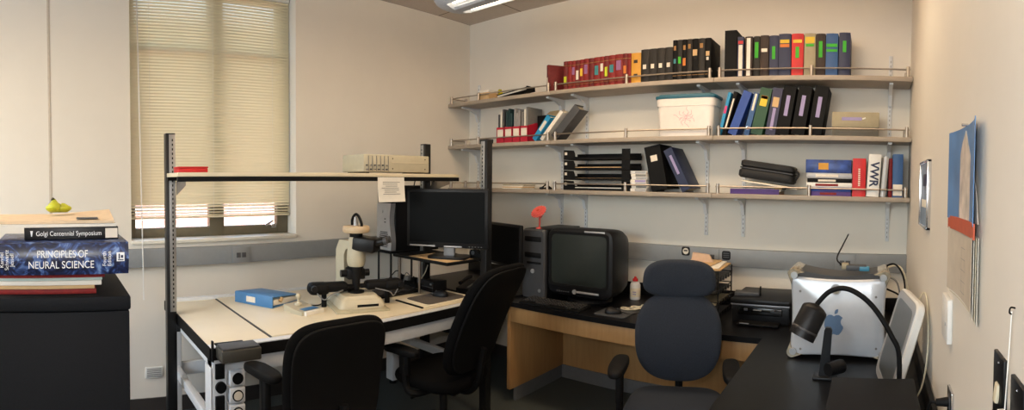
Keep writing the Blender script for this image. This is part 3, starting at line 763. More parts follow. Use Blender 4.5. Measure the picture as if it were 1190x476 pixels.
mb.build('shell', t)
mb = MB(); mb.box2((-0.15, -0.1095, 0.061), (0.175, -0.104, 0.066), DGREY); mb.build('zip', t)
mb = MB(); mb.tube([(0.18, -0.05, 0.09), (0.205, -0.06, 0.07), (0.19, -0.06, 0.03)], 0.008, ZIPM); mb.build('pull_strap', t)
t = thing('pen', 'tan and dark marker lying among papers in front of the white folder', 'pen', (ay(905, 220, 3.245).x, 3.2555, zp + 0.0345), (0, 0.0, 0))
MB().cyl((-0.03, 0, 0.006), (0.02, 0, 0.006), 0.006, TAN).build('barrel', t); MB().cyl((0.02, 0, 0.006), (0.045, 0, 0.006), 0.007, BLACKM).build('cap', t)
# flat stack of books
bs = [(0.028, PURPLE, 941, 989, 'dark purple book at the base, bottom of the flat book stack', [MAROON, 0.4]), (0.026, BLUE, 940, 989, 'blue and purple book second from the bottom of the flat stack', [PURPLE, 0.45]),
      (0.028, WHITE, 937, 990, 'pale book with dark print in the middle of the flat stack', [MAROON, 0.5]), (0.026, BLACKM, 938, 989, 'black and white book under the silver one in the flat stack', [S_WHITE, 0.4]),
      (0.034, SILVER, 937, 990, 'silver white book just below the big blue book', [S_WHITE, 0.5]), (0.083, mat('deep blue print', (34, 62, 132), 0.35, var=0.7, scale=14), 936, 989, 'thick blue patterned book on top of the flat stack', [OCHRE, 0.22])]
zq = ZLOW
for hq, m, u0, u1, lb, sp in bs:
    xx0 = ay(u0, 215, 3.25).x; xx1 = ay(u1, 215, 3.25).x; w = xx1 - xx0
    t = thing('book', lb, 'book', (xx0, 3.25, zq), group='flat stack of books on the bottom shelf')
    mb = MB(); mb.box2((0, 0, 0), (w, 0.004, hq), m, 0.001); mb.box2((0, 0.004, 0), (w, 0.2, 0.003), m); mb.box2((0, 0.004, hq - 0.003), (w, 0.2, hq), m); mb.build('cover', t)
    MB().box2((0.004, 0.004, 0.003), (w - 0.004, 0.195, hq - 0.003), PAGES).build('page_block', t)
    mb = MB(); mb.box((w * (0.5 - sp[1] / 2) if sp[0] is OCHRE else w * 0.45, -0.0008, hq / 2), (w * sp[1], 0.0014, hq * 0.5), sp[0]); mb.build('spine_print', t)
    zq += hq + 0.0003
# red catalogue, VWR catalogue, slanted grey one, blue and white one
t = vol_px('catalogue', 'thick red catalogue standing beside the flat book stack', 'catalogue', 991.0, 1006.6, 184.0, ZLOW, RED, y=3.25, d=0.2)
mb = MB()
for q in range(9): mb.box((0.042, -0.0066, 0.07 + q * 0.0125), (0.012, 0.0012, 0.008), S_WHITE)
mb.build('spine_print', t)
x0 = ay(1007, 200, 3.25).x; x1 = ay(1022.5, 200, 3.25).x; hz = ay(1015, 179.5, 3.25).z - ZLOW
t = volume('catalogue', 'white catalogue with big navy letters on its spine', 'catalogue', x0 + 0.001, 3.25, ZLOW, x1 - x0 - 0.006, hz, 0.2, WHITE, lean=0.05)
wv = x1 - x0 - 0.006
text_obj('spine_letters', 'VWR', 0.074, NAVY, t, basis((wv * 0.5, -0.0066, hz * 0.53), (0, 0, -1), (1, 0, 0)), sx=0.92, bold=0.0022)
t = volume('catalogue', 'slim silver grey catalogue leaning beside the white lettered one', 'catalogue', ay(1023.3, 200, 3.25).x, 3.25, ZLOW, 0.034, hz * 0.96, 0.2, SILVER, lean=0.07)
t = vol_px('catalogue', 'red and dark spined catalogue behind the blue and white one', 'catalogue', 1033.0, 1037.4, 184.0, ZLOW, MAROON, y=3.27, d=0.18)
t = vol_px('catalogue', 'blue and white catalogue standing at the calendar wall end of the bottom shelf', 'catalogue', 1037.8, 1050.0, 179.0, ZLOW, MBLUE, y=3.25, d=0.2, stick=[(0.17, 0.07, 0.9, S_WHITE)])
# ------------------------------------------------------------------ file cabinet at the left and what lies on it
CX, CY1, CZ = -1.13, 0.163, 1.31
t = thing('file_cabinet', 'black metal file cabinet carrying a pile of books', 'file cabinet', (CX, CY1, 0))
MB().box2((-0.70, -0.46, 0.04), (-0.004, -0.003, CZ - 0.034), CABBLACK, 0.003).build('body', t)
MB().box2((-0.70, -0.46, CZ - 0.032), (0, 0, CZ), CABBLACK, 0.005).build('top', t)
MB().box2((-0.69, -0.45, 0), (-0.03, -0.01, 0.04), BLACKM).build('plinth', t)
for k in range(3):
    z1 = 0.94 - k * 0.31
    mb = MB(); mb.box2((-0.004, -0.45, z1 - 0.295), (0.006, -0.012, z1), CABBLACK, 0.004); d = mb.build('drawer', t)
    mb = MB(); mb.tube([(0.006, -0.29, z1 - 0.06), (0.03, -0.285, z1 - 0.06), (0.03, -0.175, z1 - 0.06), (0.006, -0.17, z1 - 0.06)], 0.005, STEEL, sub=1); mb.build('handle', d)
z = CZ
G = 'papers and folders under the big blue book'
def flat_on_cab(name, label, cat, x, y0, y1, z, h, d, m, rot=0.0, group=None, pg=None):
    t = thing(name, label, cat, (x, (y0 + y1) / 2, z), rot, group)
    w = y1 - y0
    if pg is None:
        MB().box2((-d, -w / 2, 0), (0, w / 2, h), m, 0.0008).build('sheets', t)
    else:
        mb = MB(); mb.box2((-0.004, -w / 2, 0), (0, w / 2, h), m, 0.001); mb.box2((-d, -w / 2, 0), (-0.004, w / 2, 0.003), m); mb.box2((-d, -w / 2, h - 0.003), (-0.004, w / 2, h), m); mb.build('cover', t)
        MB().box2((-d + 0.004, -w / 2 + 0.003, 0.003), (-0.004, w / 2 - 0.003, h - 0.003), pg).build('page_block', t)
    return t
yA = lambda u, x: ax(u, 330, x).y
X = CX - 0.035
layers = [('folder', 'maroon folder lying directly on the black cabinet top', 0.0105, 112, MAROON, PAPER, 0.0), ('folder', 'manila folder with loose sheets above the bottom maroon folder', 0.008, 110, TAN, PAPER, 0.012),
          ('papers', 'sheaf of white papers between the two maroon folders', 0.010, 118, PAPER, None, -0.01), ('papers', 'pale green sheets under the upper maroon folder', 0.006, 119, mat('pale green paper', (178, 196, 190), 0.8), None, 0.008),
          ('folder', 'upper maroon folder just below the big blue book', 0.013, 122, MAROON, PAPER, -0.006)]
for nme, lb, h, u, m, pg, r in layers:
    y1 = yA(u, X); flat_on_cab(nme, lb, 'folder' if nme == 'folder' else 'papers', X, y1 - 0.30, y1, z, h, 0.23, m, r, G, pg); z += h + 0.0006
t0 = z
PNS = bpy.data.materials.new('marbled blue book cloth'); PNS.use_nodes = True; nt = PNS.node_tree; b = nt.nodes['Principled BSDF']
tc = nt.nodes.new('ShaderNodeTexCoord'); nz = nt.nodes.new('ShaderNodeTexNoise'); nz.inputs['Scale'].default_value = 26; nz.inputs['Detail'].default_value = 2; nz.inputs['Distortion'].default_value = 2.6
nt.links.new(tc.outputs['Object'], nz.inputs['Vector'])
rp = nt.nodes.new('ShaderNodeValToRGB'); e = rp.color_ramp.elements
e[0].position = 0.36; e[0].color = lin((14, 18, 42)) + (1,); e[1].position = 0.72; e[1].color = lin((118, 146, 192)) + (1,)
q = e.new(0.50); q.color = lin((28, 38, 76)) + (1,); q = e.new(0.60); q.color = lin((54, 80, 138)) + (1,)
nt.links.new(nz.outputs['Fac'], rp.inputs[0]); nt.links.new(rp.outputs[0], b.inputs['Base Color']); b.inputs['Roughness'].default_value = 0.3
y1 = yA(149.5, CX + 0.005); hb = 0.069
t = thing('textbook', 'thick blue marbled neuroscience textbook with white title on spine', 'book', (CX + 0.005, y1 - 0.145, z), 0.0)
mb = MB()
n = 8; out = []
for k in range(n + 1):
    a = k / n; out.append((0.008 * math.sin(PI * a), hb * a))
out += [(-0.006, hb), (-0.006, 0)]
mb.prism([(a, b) for a, b in out], PNS, 'y', -0.145, 0.145)
mb.box2((-0.225, -0.145, 0), (-0.004, 0.145, 0.004), PNS, 0.0006); mb.box2((-0.225, -0.145, hb - 0.004), (-0.004, 0.145, hb), PNS, 0.0006)
mb.build('cover', t)
MB().box2((-0.218, -0.139, 0.004), (-0.006, 0.139, hb - 0.004), PAGES).build('page_block', t)
TXT = mat('white print', (236, 238, 240), 0.6, var=0.01)
spine = lambda y, zz: (0.0092, y, zz)
def side_text(par, body, size, y, zz, m=TXT, sx=1.0, xx=0.0092, name='title', up=False):
    if up: B = basis((xx, y, zz), (0, 0, 1), (0, -1, 0))
    else: B = basis((xx, y, zz), (0, 1, 0), (0, 0, 1))
    return text_obj(name, body, size, m, par, B, sx=sx)
ctr = ax(72, 298, CX + 0.012).y - (y1 - 0.145)
side_text(t, 'PRINCIPLES OF', 0.0225, ctr + 0.001, 0.0455, name='title', sx=0.74)
side_text(t, 'NEURAL SCIENCE', 0.0225, ctr - 0.002, 0.0225, name='title', sx=0.80)
e2 = ax(124, 300, CX + 0.012).y - (y1 - 0.145)
side_text(t, 'Fourth', 0.0115, e2 - 0.005, hb / 2, name='edition', up=True); side_text(t, 'Edition', 0.0115, e2 + 0.006, hb / 2, name='edition', up=True)
e3 = ax(8, 300, CX + 0.012).y - (y1 - 0.145)
for q, w_ in enumerate(('Kandel', 'Schwartz', 'Jessell')): side_text(t, w_, 0.012, e3 - 0.011 + q * 0.011, hb / 2, name='author', up=True)
e4 = ax(140, 298, CX + 0.012).y - (y1 - 0.145)
mb = MB(); mb.box((0.0085, e4, hb * 0.55), (0.0022, 0.017, 0.019), TXT); em = mb.build('publisher_emblem', t)
mb = MB(); mb.box((0.0098, e4 - 0.003, hb * 0.57), (0.001, 0.003, 0.011), NAVY); mb.box((0.0098, e4 + 0.003, hb * 0.56), (0.001, 0.005, 0.006), NAVY); mb.box((0.0098, e4, hb * 0.46), (0.001, 0.012, 0.002), NAVY); mb.build('emblem_mark', em)
z2 = z + hb + 0.0006
XG = CX - 0.055
# black symposium book
y0, y1g = ax(28, 270, XG).y, ax(137.5, 270, XG).y; hg = 0.028
t = thing('hardback_book', 'black hardback symposium book lying on the big blue textbook', 'book', (XG, (y0 + y1g) / 2, z2), 0.0); w = y1g - y0
mb = MB(); mb.box2((-0.005, -w / 2, 0), (0, w / 2, hg), BLACK, 0.002); mb.box2((-0.16, -w / 2, 0), (-0.005, w / 2, 0.003), BLACK); mb.box2((-0.16, -w / 2, hg - 0.003), (-0.005, w / 2, hg), BLACK); mb.build('cover', t)
MB().box2((-0.155, -w / 2 + 0.003, 0.003), (-0.005, w / 2 - 0.003, hg - 0.003), PAGES).build('page_block', t)
side_text(t, 'Golgi Centennial Symposium', 0.0150, ax(80, 270, XG).y - (y0 + y1g) / 2, hg * 0.5, xx=0.0006, sx=0.86)
mb = MB(); mb.box((0.0004, w / 2 - 0.016, hg * 0.5), (0.001, 0.028, hg * 0.78), S_WHITE); mb.build('spine_label', t)
mb = MB(); mb.prism([(-w / 2 + 0.014, hg * 0.75), (-w / 2 + 0.02, hg * 0.75), (-w / 2 + 0.018, hg * 0.3), (-w / 2 + 0.016, hg * 0.3)], TXT, 'x', 0.0, 0.0009); mb.build('spine_mark', t)
z3 = z2 + hg + 0.0006
# papers drooping on top
NEWS = mat('newsprint', (212, 190, 160), 0.85, var=0.06, scale=50)
for q, (lb, ya, yb, xf, m, h, r) in enumerate((('white stapled papers lying on the black symposium book', -0.20, 0.118, XG - 0.004, PAPER, 0.007, 0.02), ('tan magazine with dark picture lying on top of the paper pile', -0.19, 0.112, XG - 0.006, NEWS, 0.006, -0.05))):
    t = thing('papers' if q == 0 else 'magazine', lb, 'papers' if q == 0 else 'magazine', (xf, 0.022, z3), r)
    mb = MB(); nx, ny = 8, 12; L = []
    top = []; 
    for layer in (0, 1):
        g = []
        for i in range(nx + 1):
            row = []
            for j in range(ny + 1):
                xx = -0.21 * i / nx; yy = ya + (yb - ya) * j / ny
                zz = layer * h + 0.012 * q * max(0, (j / ny - 0.55)) * (i / nx) * 2 + 0.004 * (i / nx)
                row.append(mb.bm.verts.new((xx, yy, zz)))
            g.append(row)
        top.append(g)
    mi_ = mb.mi(m)
    for i in range(nx):
        for j in range(ny):
            for g in top: mb.bm.faces.new((g[i][j], g[i + 1][j], g[i + 1][j + 1], g[i][j + 1])).material_index = mi_
    a, b = top
    for i in range(nx):
        for j in (0, ny): mb.bm.faces.new((a[i][j], a[i + 1][j], b[i + 1][j], b[i][j])).material_index = mi_
    for j in range(ny):
        for i in (0, nx): mb.bm.faces.new((a[i][j], a[i][j + 1], b[i][j + 1], b[i][j])).material_index = mi_
    mb.build('sheets', t)
    if q == 1:
        mb = MB(); mb.box((-0.035, 0.05, h + 0.004), (0.045, 0.05, 0.001), DGREY); mb.build('cover_picture', t)
    z3 += h + 0.001
# bananas
pb = ax(68, 245, CX - 0.225)
t = thing('banana', 'small bunch of green yellow bananas standing behind the paper pile', 'fruit', (pb.x, pb.y, z3 + 0.010))
BAN = mat('banana peel', (172, 176, 36), 0.5, var=0.25, scale=30); TIP = mat('banana stem', (60, 58, 24), 0.7)
zt_ = ax(67, 231.5, CX - 0.225).z - (z3 + 0.010)
for q, (y, s_) in enumerate(((-0.012, 0.75), (0.001, 1.0), (0.012, 0.7))):
    mb = MB(); L = []
    for j in range(9):
        f = j / 8; zz = zt_ * s_ * f; yy = y + (0.004 if q != 1 else -0.004) * (1 if q else -1) * math.sin(PI * f) - 0.012 * f * (1 if q == 1 else 0)
        r = 0.0155 * (0.45 + 0.75 * math.sin(PI * min(0.95, 0.12 + 0.85 * f)) ) * (1 if f < 0.75 else 0.75 - (f - 0.75))
        L.append([(0.012 * math.sin(PI * f) + r * math.cos(a), yy + r * math.sin(a), zz) for a in [2 * PI * k / 10 for k in range(10)]])
    mb.ring(L, BAN); o = mb.build('fruit', t)
    if q == 1: MB().cyl((0.0, y - 0.0115, zt_ * 0.92), (0.002, y - 0.018, zt_ * 1.06), 0.0045, TIP, seg=8).build('stem', o)

# ------------------------------------------------------------------ adjustable bench by the window
BX0, BX1, BY0, BY1, BZ = -3.24, -2.255, 0.688, 2.455, 0.80
t = thing('workbench', 'long cream topped lab bench with white frame and tall slotted posts', 'workbench', (BX1, BY0, 0))
bench = t
w, L = BX1 - BX0, BY1 - BY0
MB().box2((-w, 0, BZ - 0.028), (0, L, BZ - 0.003), TABLETOP, 0.002).build('tabletop', t)
mb = MB()
mb.box2((-w, 0.0, BZ - 0.004), (-w + 0.04, L, BZ + 0.016), WHITEMET, 0.002); mb.box2((-0.045, 0, BZ - 0.004), (0.002, L, BZ + 0.001), WHITEMET, 0.001)
mb.box2((-w, L - 0.02, BZ - 0.004), (0, L, BZ + 0.001), WHITEMET)
mb.build('edge_trim', t)
mb = MB(); mb.box2((0.0, -0.004, BZ - 0.058), (0.006, L, BZ - 0.004), BLACKM); mb.box2((-w, -0.006, BZ - 0.058), (0.004, 0, BZ - 0.001), BLACKM); mb.box2((-w, L, BZ - 0.058), (0.004, L + 0.004, BZ - 0.001), BLACKM); mb.build('edge_band', t)
mb = MB(); mb.box2((-0.05, 0.05, BZ - 0.135), (-0.012, L - 0.04, BZ - 0.06), WHITEMET, 0.004); mb.box2((-w + 0.04, 0.05, BZ - 0.135), (-w + 0.08, L - 0.04, BZ - 0.06), WHITEMET, 0.004)
mb.box2((-w + 0.05, 0.012, BZ - 0.105), (-0.02, 0.055, BZ - 0.06), WHITEMET, 0.003); mb.box2((-w + 0.05, L - 0.055, BZ - 0.105), (-0.02, L - 0.012, BZ - 0.06), WHITEMET, 0.003)
mb.build('frame', t)
for xx in (-0.095, -w + 0.02):
    for yy in (0.012, L - 0.074):
        if xx > -0.2 and yy > 0.5: continue          # the tall post carries this corner
        mb = MB(); mb.box2((xx, yy, 0.03), (xx + 0.085, yy + 0.07, BZ - 0.06), WHITEMET, 0.006); lg = mb.build('leg', t)
        MB().cyl((xx + 0.042, yy + 0.035, 0), (xx + 0.042, yy + 0.035, 0.03), 0.028, BLACKM).build('foot', lg)
mb = MB()
for yy in (0.05, L - 0.05): mb.box2((-w + 0.1, yy - 0.02, 0.36), (-0.09, yy + 0.02, 0.41), WHITEMET, 0.003)
mb.box2((-w + 0.05, 0.05, 0.34), (-w + 0.08, L - 0.05, 0.42), WHITEMET, 0.003)
build_each(mb, 'stretcher', t)
# raised insert panel right of the dark slot, slot strip
mb = MB(); ys = 0.33
mb.box2((-w + 0.05, ys, BZ - 0.003), (-0.05, L - 0.03, BZ + 0.006), TABLETOP, 0.001); mb.build('worktop_panel', t)
mb = MB(); mb.box2((-w + 0.05, ys - 0.010, BZ - 0.003), (-0.05, ys, BZ + 0.0015), mat('slot shadow grey', (58, 54, 48), 0.6)); mb.build('slot', t)
# uprights with slot rows
PA, PB_, PC = (-2.90, 0.65), (-2.32, 2.53), (-2.90, 2.50)
for (xx, yy), zt in ((PA, 1.834), (PB_, 1.83), (PC, 1.83)):
    mb = MB(); X0, Y0 = xx - BX1, yy - BY0
    mb.box2((X0 - 0.028, Y0 - 0.028, 0.0), (X0 + 0.028, Y0 + 0.028, zt), BLACKMET, 0.004); u_ = mb.build('upright', t)
    if (xx, yy) == PA:
        mb = MB(); mb.box2((X0 + 0.0275, Y0 - 0.010, BZ + 0.02), (X0 + 0.031, Y0 + 0.027, zt - 0.008), ALU, 0.001); sl = mb.build('slotted_channel', u_)
        mb = MB()
        for k in range(38): mb.box((X0 + 0.0313, Y0 + 0.009, BZ + 0.05 + k * 0.0255), (0.001, 0.007, 0.013), BLACKM)
    else:
        zb0 = BZ + 0.02 if (xx, yy) == PC else 1.45
        mb = MB(); mb.box2((X0 - 0.024, Y0 - 0.031, zb0), (X0 + 0.010, Y0 - 0.0275, zt - 0.008), ALU, 0.001); sl = mb.build('slotted_channel', u_)
        mb = MB()
        for k in range(13): mb.box((X0 - 0.007, Y0 - 0.0313, 1.48 + k * 0.0255), (0.007, 0.001, 0.013), BLACKM)
    mb.build('slot_pattern', u_)
# the two right posts are tied to the bench by rails
mb = MB(); mb.box2((PC[0] - BX1, L - 0.03, BZ - 0.10), (PC[0] - BX1 + 0.03, PC[1] - BY0 - 0.02, BZ - 0.06), BLACKMET); mb.box2((-0.08, L - 0.03, BZ - 0.10), (-0.03, PB_[1] - BY0 - 0.02, BZ - 0.06), BLACKMET); mb.box2((PA[0] - BX1 - 0.02, PA[1] - BY0 + 0.02, BZ - 0.1), (PA[0] - BX1 + 0.02, 0.03, BZ - 0.06), BLACKMET); build_each(mb, 'post_tie', t)
# overhead shelf
SZ = 1.585
mb = MB(); sx0, sx1 = -2.87 - BX1, -2.60 - BX1; sy0, sy1 = 0.625 - BY0, 2.55 - BY0
mb.box2((sx0, sy0, SZ), (sx1, sy1, SZ + 0.022), TABLETOP, 0.002); sh = mb.build('overhead_shelf', t)
mb = MB(); mb.box2((sx1 - 0.03, sy0, SZ - 0.026), (sx1 + 0.004, sy1, SZ), BLACKM, 0.002); mb.box2((sx0, sy0, SZ - 0.02), (sx0 + 0.03, sy1, SZ), BLACKM); mb.build('shelf_rail', sh)
for yy in (PA[1] - BY0, PC[1] - BY0):
    mb = MB(); mb.prism([(sx0 - 0.0, SZ - 0.026), (sx0 + 0.2, SZ - 0.026), (sx0 + 0.2, SZ - 0.045), (sx0, SZ - 0.10)], STEEL, 'y', yy + 0.03, yy + 0.035); mb.cyl((sx0 + 0.03, yy + 0.028, SZ - 0.02), (sx0 + 0.03, yy + 0.045, SZ - 0.02), 0.012, CHROME, seg=10)
    mb.build('shelf_bracket', sh)
# monitor platform between the two right posts
PZ = 1.05
mb = MB(); mb.box2((-2.90 - BX1, 2.20 - BY0, PZ - 0.018), (-2.34 - BX1, 2.56 - BY0, PZ), BLACKM, 0.003); pf = mb.build('monitor_platform', t)
mb = MB(); mb.box2((-2.74 - BX1, 2.215 - BY0, PZ + 0.0002), (-2.36 - BX1, 2.45 - BY0, PZ + 0.002), TAN); mb.build('tan_mat', pf)
mb = MB()
for xx, yy in ((-2.87, 2.24), (-2.655, 2.24)): mb.cyl((xx - BX1, yy - BY0, BZ + 0.004), (xx - BX1, yy - BY0, PZ - 0.018), 0.009, STEEL, seg=10)
build_each(mb, 'support_rod', pf)
# power outlets on the front left leg
mb = MB(); mb.box2((-0.105, 0.004, 0.30), (-0.012, 0.011, 0.70), WHITEMET, 0.002); mb.build('outlet_strip', t)
OX = 0.0
for q, (z0, kind) in enumerate(((0.685, 'sq'), (0.610, 'rd'), (0.535, 'sq'))):
    mb = MB()
    if kind == 'sq': mb.box((-0.004, 0.046, z0), (0.016, 0.044, 0.07), BLACKM, 0.003)
    else: mb.cyl((-0.012, 0.050, z0), (0.006, 0.050, z0), 0.026, BLACKM)
    mb.build('power_socket', t)
for q in range(3):
    z0 = 0.650 - q * 0.08
    mb = MB(); mb.box((-0.005, 0.125, z0), (0.05, 0.075, 0.070), WHITEMET, 0.004); bx = mb.build('outlet_box', t)
    mb = MB(); mb.cyl((0.02, 0.125, z0), (0.024, 0.125, z0), 0.027, BLACKM, seg=24); bz = mb.build('socket', bx)
    if q: MB().cyl((0.0242, 0.125, z0), (0.0255, 0.125, z0), 0.021, S_WHITE, seg=24).build('socket_face', bz)
mb = MB(); mb.box2((-0.035, 0.085, 0.30), (-0.02, 0.17, 0.70), WHITEMET, 0.003); mb.build('outlet_column', t)

# things on the bench
ZB = BZ + 0.006
# pendant controller on the front corner
p = az(255, 392, 0.83)
t = thing('bench_controller', 'dark grey control box clipped to the front corner of the bench', 'control box', (BX1 + 0.008, BY0 + 0.02, BZ + 0.001))
mb = MB(); mb.box2((0.0, 0.0, -0.045), (0.10, 0.19, 0.012), mat('charcoal box', (66, 64, 58), 0.5), 0.008); mb.build('body', t)
MB().box2((0.006, 0.006, 0.012), (0.094, 0.184, 0.020), DGREY, 0.004).build('lid', t)
MB().box2((-0.05, 0.01, 0.0), (0.012, 0.15, 0.006), BLACKM, 0.001).build('clamp', t)
MB().box2((0.0, -0.020, -0.06), (0.02, -0.012, 0.035), BLACKM, 0.001).build('side_plate', t)
# blue ring binder, lying
pa = az(272, 343, ZB); pb_ = az(342, 345, ZB); 
t = thing('ring_binder', 'light blue ring binder lying on the bench with papers bulging', 'binder', (-2.99, az(296, 352, ZB).y + 0.10, ZB), 0.5)
mb = MB(); mb.box2((-0.15, -0.145, 0), (-0.145 + 0.29, -0.135, 0.066), LBLUE, 0.002)
mb.box2((-0.15, -0.14, 0), (0.145, 0.12, 0.004), LBLUE, 0.001); mb.box((0.0, -0.012, 0.054), (0.295, 0.262, 0.004), LBLUE, 0.001, (-0.10, 0, 0)); mb.build('cover', t)
mb = MB(); mb.box((0.0, 0.0, 0.022), (0.275, 0.24, 0.034), PAPER, 0.002, (-0.06, 0, 0)); mb.build('papers', t)
mb = MB(); mb.box((-0.02, -0.1462, 0.033), (0.07, 0.0012, 0.034), S_WHITE); mb.build('spine_label', t)
MB().cyl((0.1475, -0.07, 0.03), (0.1475, -0.055, 0.05), 0.012, TAN).build('index_tab', t)
# joystick box
p = az(352, 362, ZB)
t = thing('joystick_controller', 'small cream joystick controller with blue front standing on the bench', 'controller', (p.x, p.y, ZB), 0.25)
mb = MB(); mb.prism([(-0.09, 0), (0.07, 0), (0.07, 0.022), (0.0, 0.026), (-0.09, 0.040)], BEIGE, 'y', -0.07, 0.07); mb.build('housing', t)
mb = MB(); mb.box2((0.072, -0.055, 0), (0.092, 0.08, 0.024), PAPER, 0.001); mb.box2((0.0205, -0.045, 0.0262), (0.068, 0.06, 0.0275), LBLUE); mb.build('blue_panel', t)
mb = MB(); mb.lathe([(0.022, 0.034), (0.022, 0.042), (0.008, 0.048), (0.006, 0.07), (0.012, 0.076), (0.015, 0.088), (0.010, 0.099), (0.001, 0.101)], CREAM, o=(-0.04, 0, 0), seg=18); mb.build('joystick', t)
MB().tube([(-0.03, 0.07, 0.02), (-0.02, 0.14, 0.012), (-0.04, 0.19, 0.01)], 0.004, BLACKM).build('cable', t)
# glass base sheet under the microscope
p = az(420, 357, ZB)
MX, MY = az(417, 355, ZB).x, az(417, 355, ZB).y
t = thing('microscope', 'cream and black stereo microscope with ring light on the bench', 'microscope', (MX - 0.03, MY, ZB), -0.30)
mb = MB(); mb.box2((-0.13, -0.17, 0), (0.20, 0.15, 0.012), mat('frosted glass plate', (186, 178, 150), 0.25), 0.002); mb.build('base_plate', t)
mb = MB(); L_ = []
for z_, k in ((0.012, 1.0), (0.03, 1.0), (0.05, 0.93), (0.058, 0.9), (0.064, 0.80), (0.078, 0.74)):
    L_.append([(px * 0.15 * k, py * 0.14 * k, z_) for px, py in superell(1, 1, 10, 40)])
mb.ring(L_, CREAM); bs_ = mb.build('base', t)
mb = MB(); mb.box((0.1495, 0.03, 0.028), (0.002, 0.13, 0.014), BLACKM); mb.build('slot', bs_)
mb = MB(); mb.lathe([(0.05, 0.078), (0.05, 0.088), (0.035, 0.092)], BLACKM, seg=28); mb.build('stage', t)
# column + angled cream arm behind
mb = MB(); mb.prism([(-0.15, 0.06), (-0.07, 0.06), (-0.075, 0.30), (-0.06, 0.335), (-0.02, 0.35), (-0.02, 0.39), (-0.12, 0.39), (-0.15, 0.33)], BEIGE, 'y', -0.035, 0.035); mb.xf(Matrix.Rotation(0.45, 4, 'Z')); mb.build('arm', t)
mb = MB(); mb.cyl((-0.05, 0, 0.16), (-0.05, 0, 0.23), 0.042, BLACK); mb.box((-0.03, 0, 0.19), (0.09, 0.11, 0.065), BLACK, 0.008); mb.cyl((-0.03, -0.09, 0.19), (-0.03, 0.09, 0.19), 0.022, BLACK); mb.build('focus_block', t)
mb = MB(); mb.lathe([(0.018, 0.09), (0.024, 0.12), (0.026, 0.165), (0.036, 0.20), (0.044, 0.225), (0.05, 0.26), (0.045, 0.30)], BLACK, seg=26); mb.build('objective', t)
mb = MB(); mb.lathe([(0.036, 0.225), (0.052, 0.245), (0.058, 0.275), (0.056, 0.32), (0.046, 0.40), (0.042, 0.415)], BEIGE, seg=28); mb.build('body_tube', t)
mb = MB(); mb.box((0.06, 0.02, 0.372), (0.14, 0.15, 0.082), BLACK, 0.012, (0, 0.10, 0))
for yy in (-0.032, 0.032): mb.cyl((0.10, yy + 0.03, 0.375), (0.175, yy + 0.03, 0.395), 0.024, BLACK); 
mb.xf(Matrix.Rotation(0.95, 4, 'Z')); mb.build('binocular_head', t)
for yy in (-0.032, 0.032): MB().cyl((0.175, yy + 0.03, 0.395), (0.196, yy + 0.03, 0.401), 0.021, DGREY).xf(Matrix.Rotation(0.95, 4, 'Z')).build('eyepiece', t)
mb = MB(); mb.lathe([(0.045, 0.44), (0.076, 0.442), (0.082, 0.452), (0.082, 0.474), (0.076, 0.482), (0.03, 0.482)], mat('aged cream ring', (206, 182, 148), 0.4), seg=36); mb.build('ring_light', t)
MB().cyl((0, 0, 0.40), (0, 0, 0.445), 0.04, BLACKM).build('adapter', t)
mb = MB(); mb.tube([(-0.055, -0.01, 0.48), (-0.05, -0.01, 0.52), (-0.015, 0.0, 0.55), (0.02, 0.01, 0.54), (0.045, 0.02, 0.50), (0.05, 0.02, 0.48)], 0.0085, BLACKM); mb.build('light_cable', t)
mb = MB(); mb.cyl((-0.01, 0, 0.48), (-0.015, 0.0, 0.535), 0.016, ALU, 0.008); mb.build('camera_port', t)
mb = MB(); mb.tube([(-0.12, -0.03, 0.33), (-0.16, -0.05, 0.28), (-0.19, -0.05, 0.2), (-0.17, -0.03, 0.11), (-0.12, 0, 0.08)], 0.006, mat('tan cable', (130, 96, 60), 0.5)); mb.build('fibre_cable', t)
# manipulator wings
for sg, lb in ((-1, 'left'), (1, 'right')):
    mb = MB(); mb.box((0.0, sg * 0.14, 0.118), (0.09, 0.17, 0.055), BLACKM, 0.022, seg=3); mb.box((0.0, sg * 0.235, 0.112), (0.11, 0.13, 0.07), BLACKM, 0.03, seg=3); mb.cyl((0.0, sg * 0.20, 0.0), (0.0, sg * 0.20, 0.11), 0.016, BLACKM)
    mb.cyl((0.03, sg * 0.27, 0.12), (0.075, sg * 0.27, 0.12), 0.019, BLACK); mb.box((0, sg * 0.06, 0.115), (0.05, 0.08, 0.02), BLACKM, 0.004)
    wg = mb.build('manipulator', t)
    MB().tube([(0.03, sg * 0.28, 0.13), (0.07, sg * 0.22, 0.06), (0.10, sg * 0.18, 0.09), (0.07, sg * 0.10, 0.11)], 0.0035, MGREY).build('wire', wg)
# keyboard behind the microscope
def keyboard(label, loc, rot, m, keym, L=0.45, W=0.155, group=None):
    t = thing('keyboard', label, 'keyboard', loc, rot, group)
    mb = MB(); mb.prism([(-W / 2, 0), (W / 2, 0), (W / 2, 0.022), (-W / 2, 0.011)], m, 'x', -L / 2, L / 2); mb.build('case', t)
    mb = MB()
    for r in range(6):
        n = 18 if r else 5
        for k in range(n):
            yy = -W / 2 + 0.02 + r * 0.022; xx = -L / 2 + 0.022 + k * (L - 0.044) / 17
            if r == 0 and k == 2: mb.box((-L * 0.12, yy, 0.017), (0.11, 0.016, 0.008), keym, 0.002); continue
            if r == 0: xx = -L / 2 + 0.022 + (k if k < 2 else k + 11) * (L - 0.044) / 17
            mb.box((xx, yy, 0.0165 + (yy + W / 2) * 0.07), (0.018, 0.017, 0.008), keym, 0.002, seg=1)
    ks = mb.build('keys', t)
    return t
pk = az(463, 337, ZB)
keyboard('black keyboard lying on the bench behind the cream board', (-2.758, 2.095, ZB + 0.001), PI / 2 + 0.03, BLACK, mat('black keys', (36, 36, 38), 0.5), L=0.36)
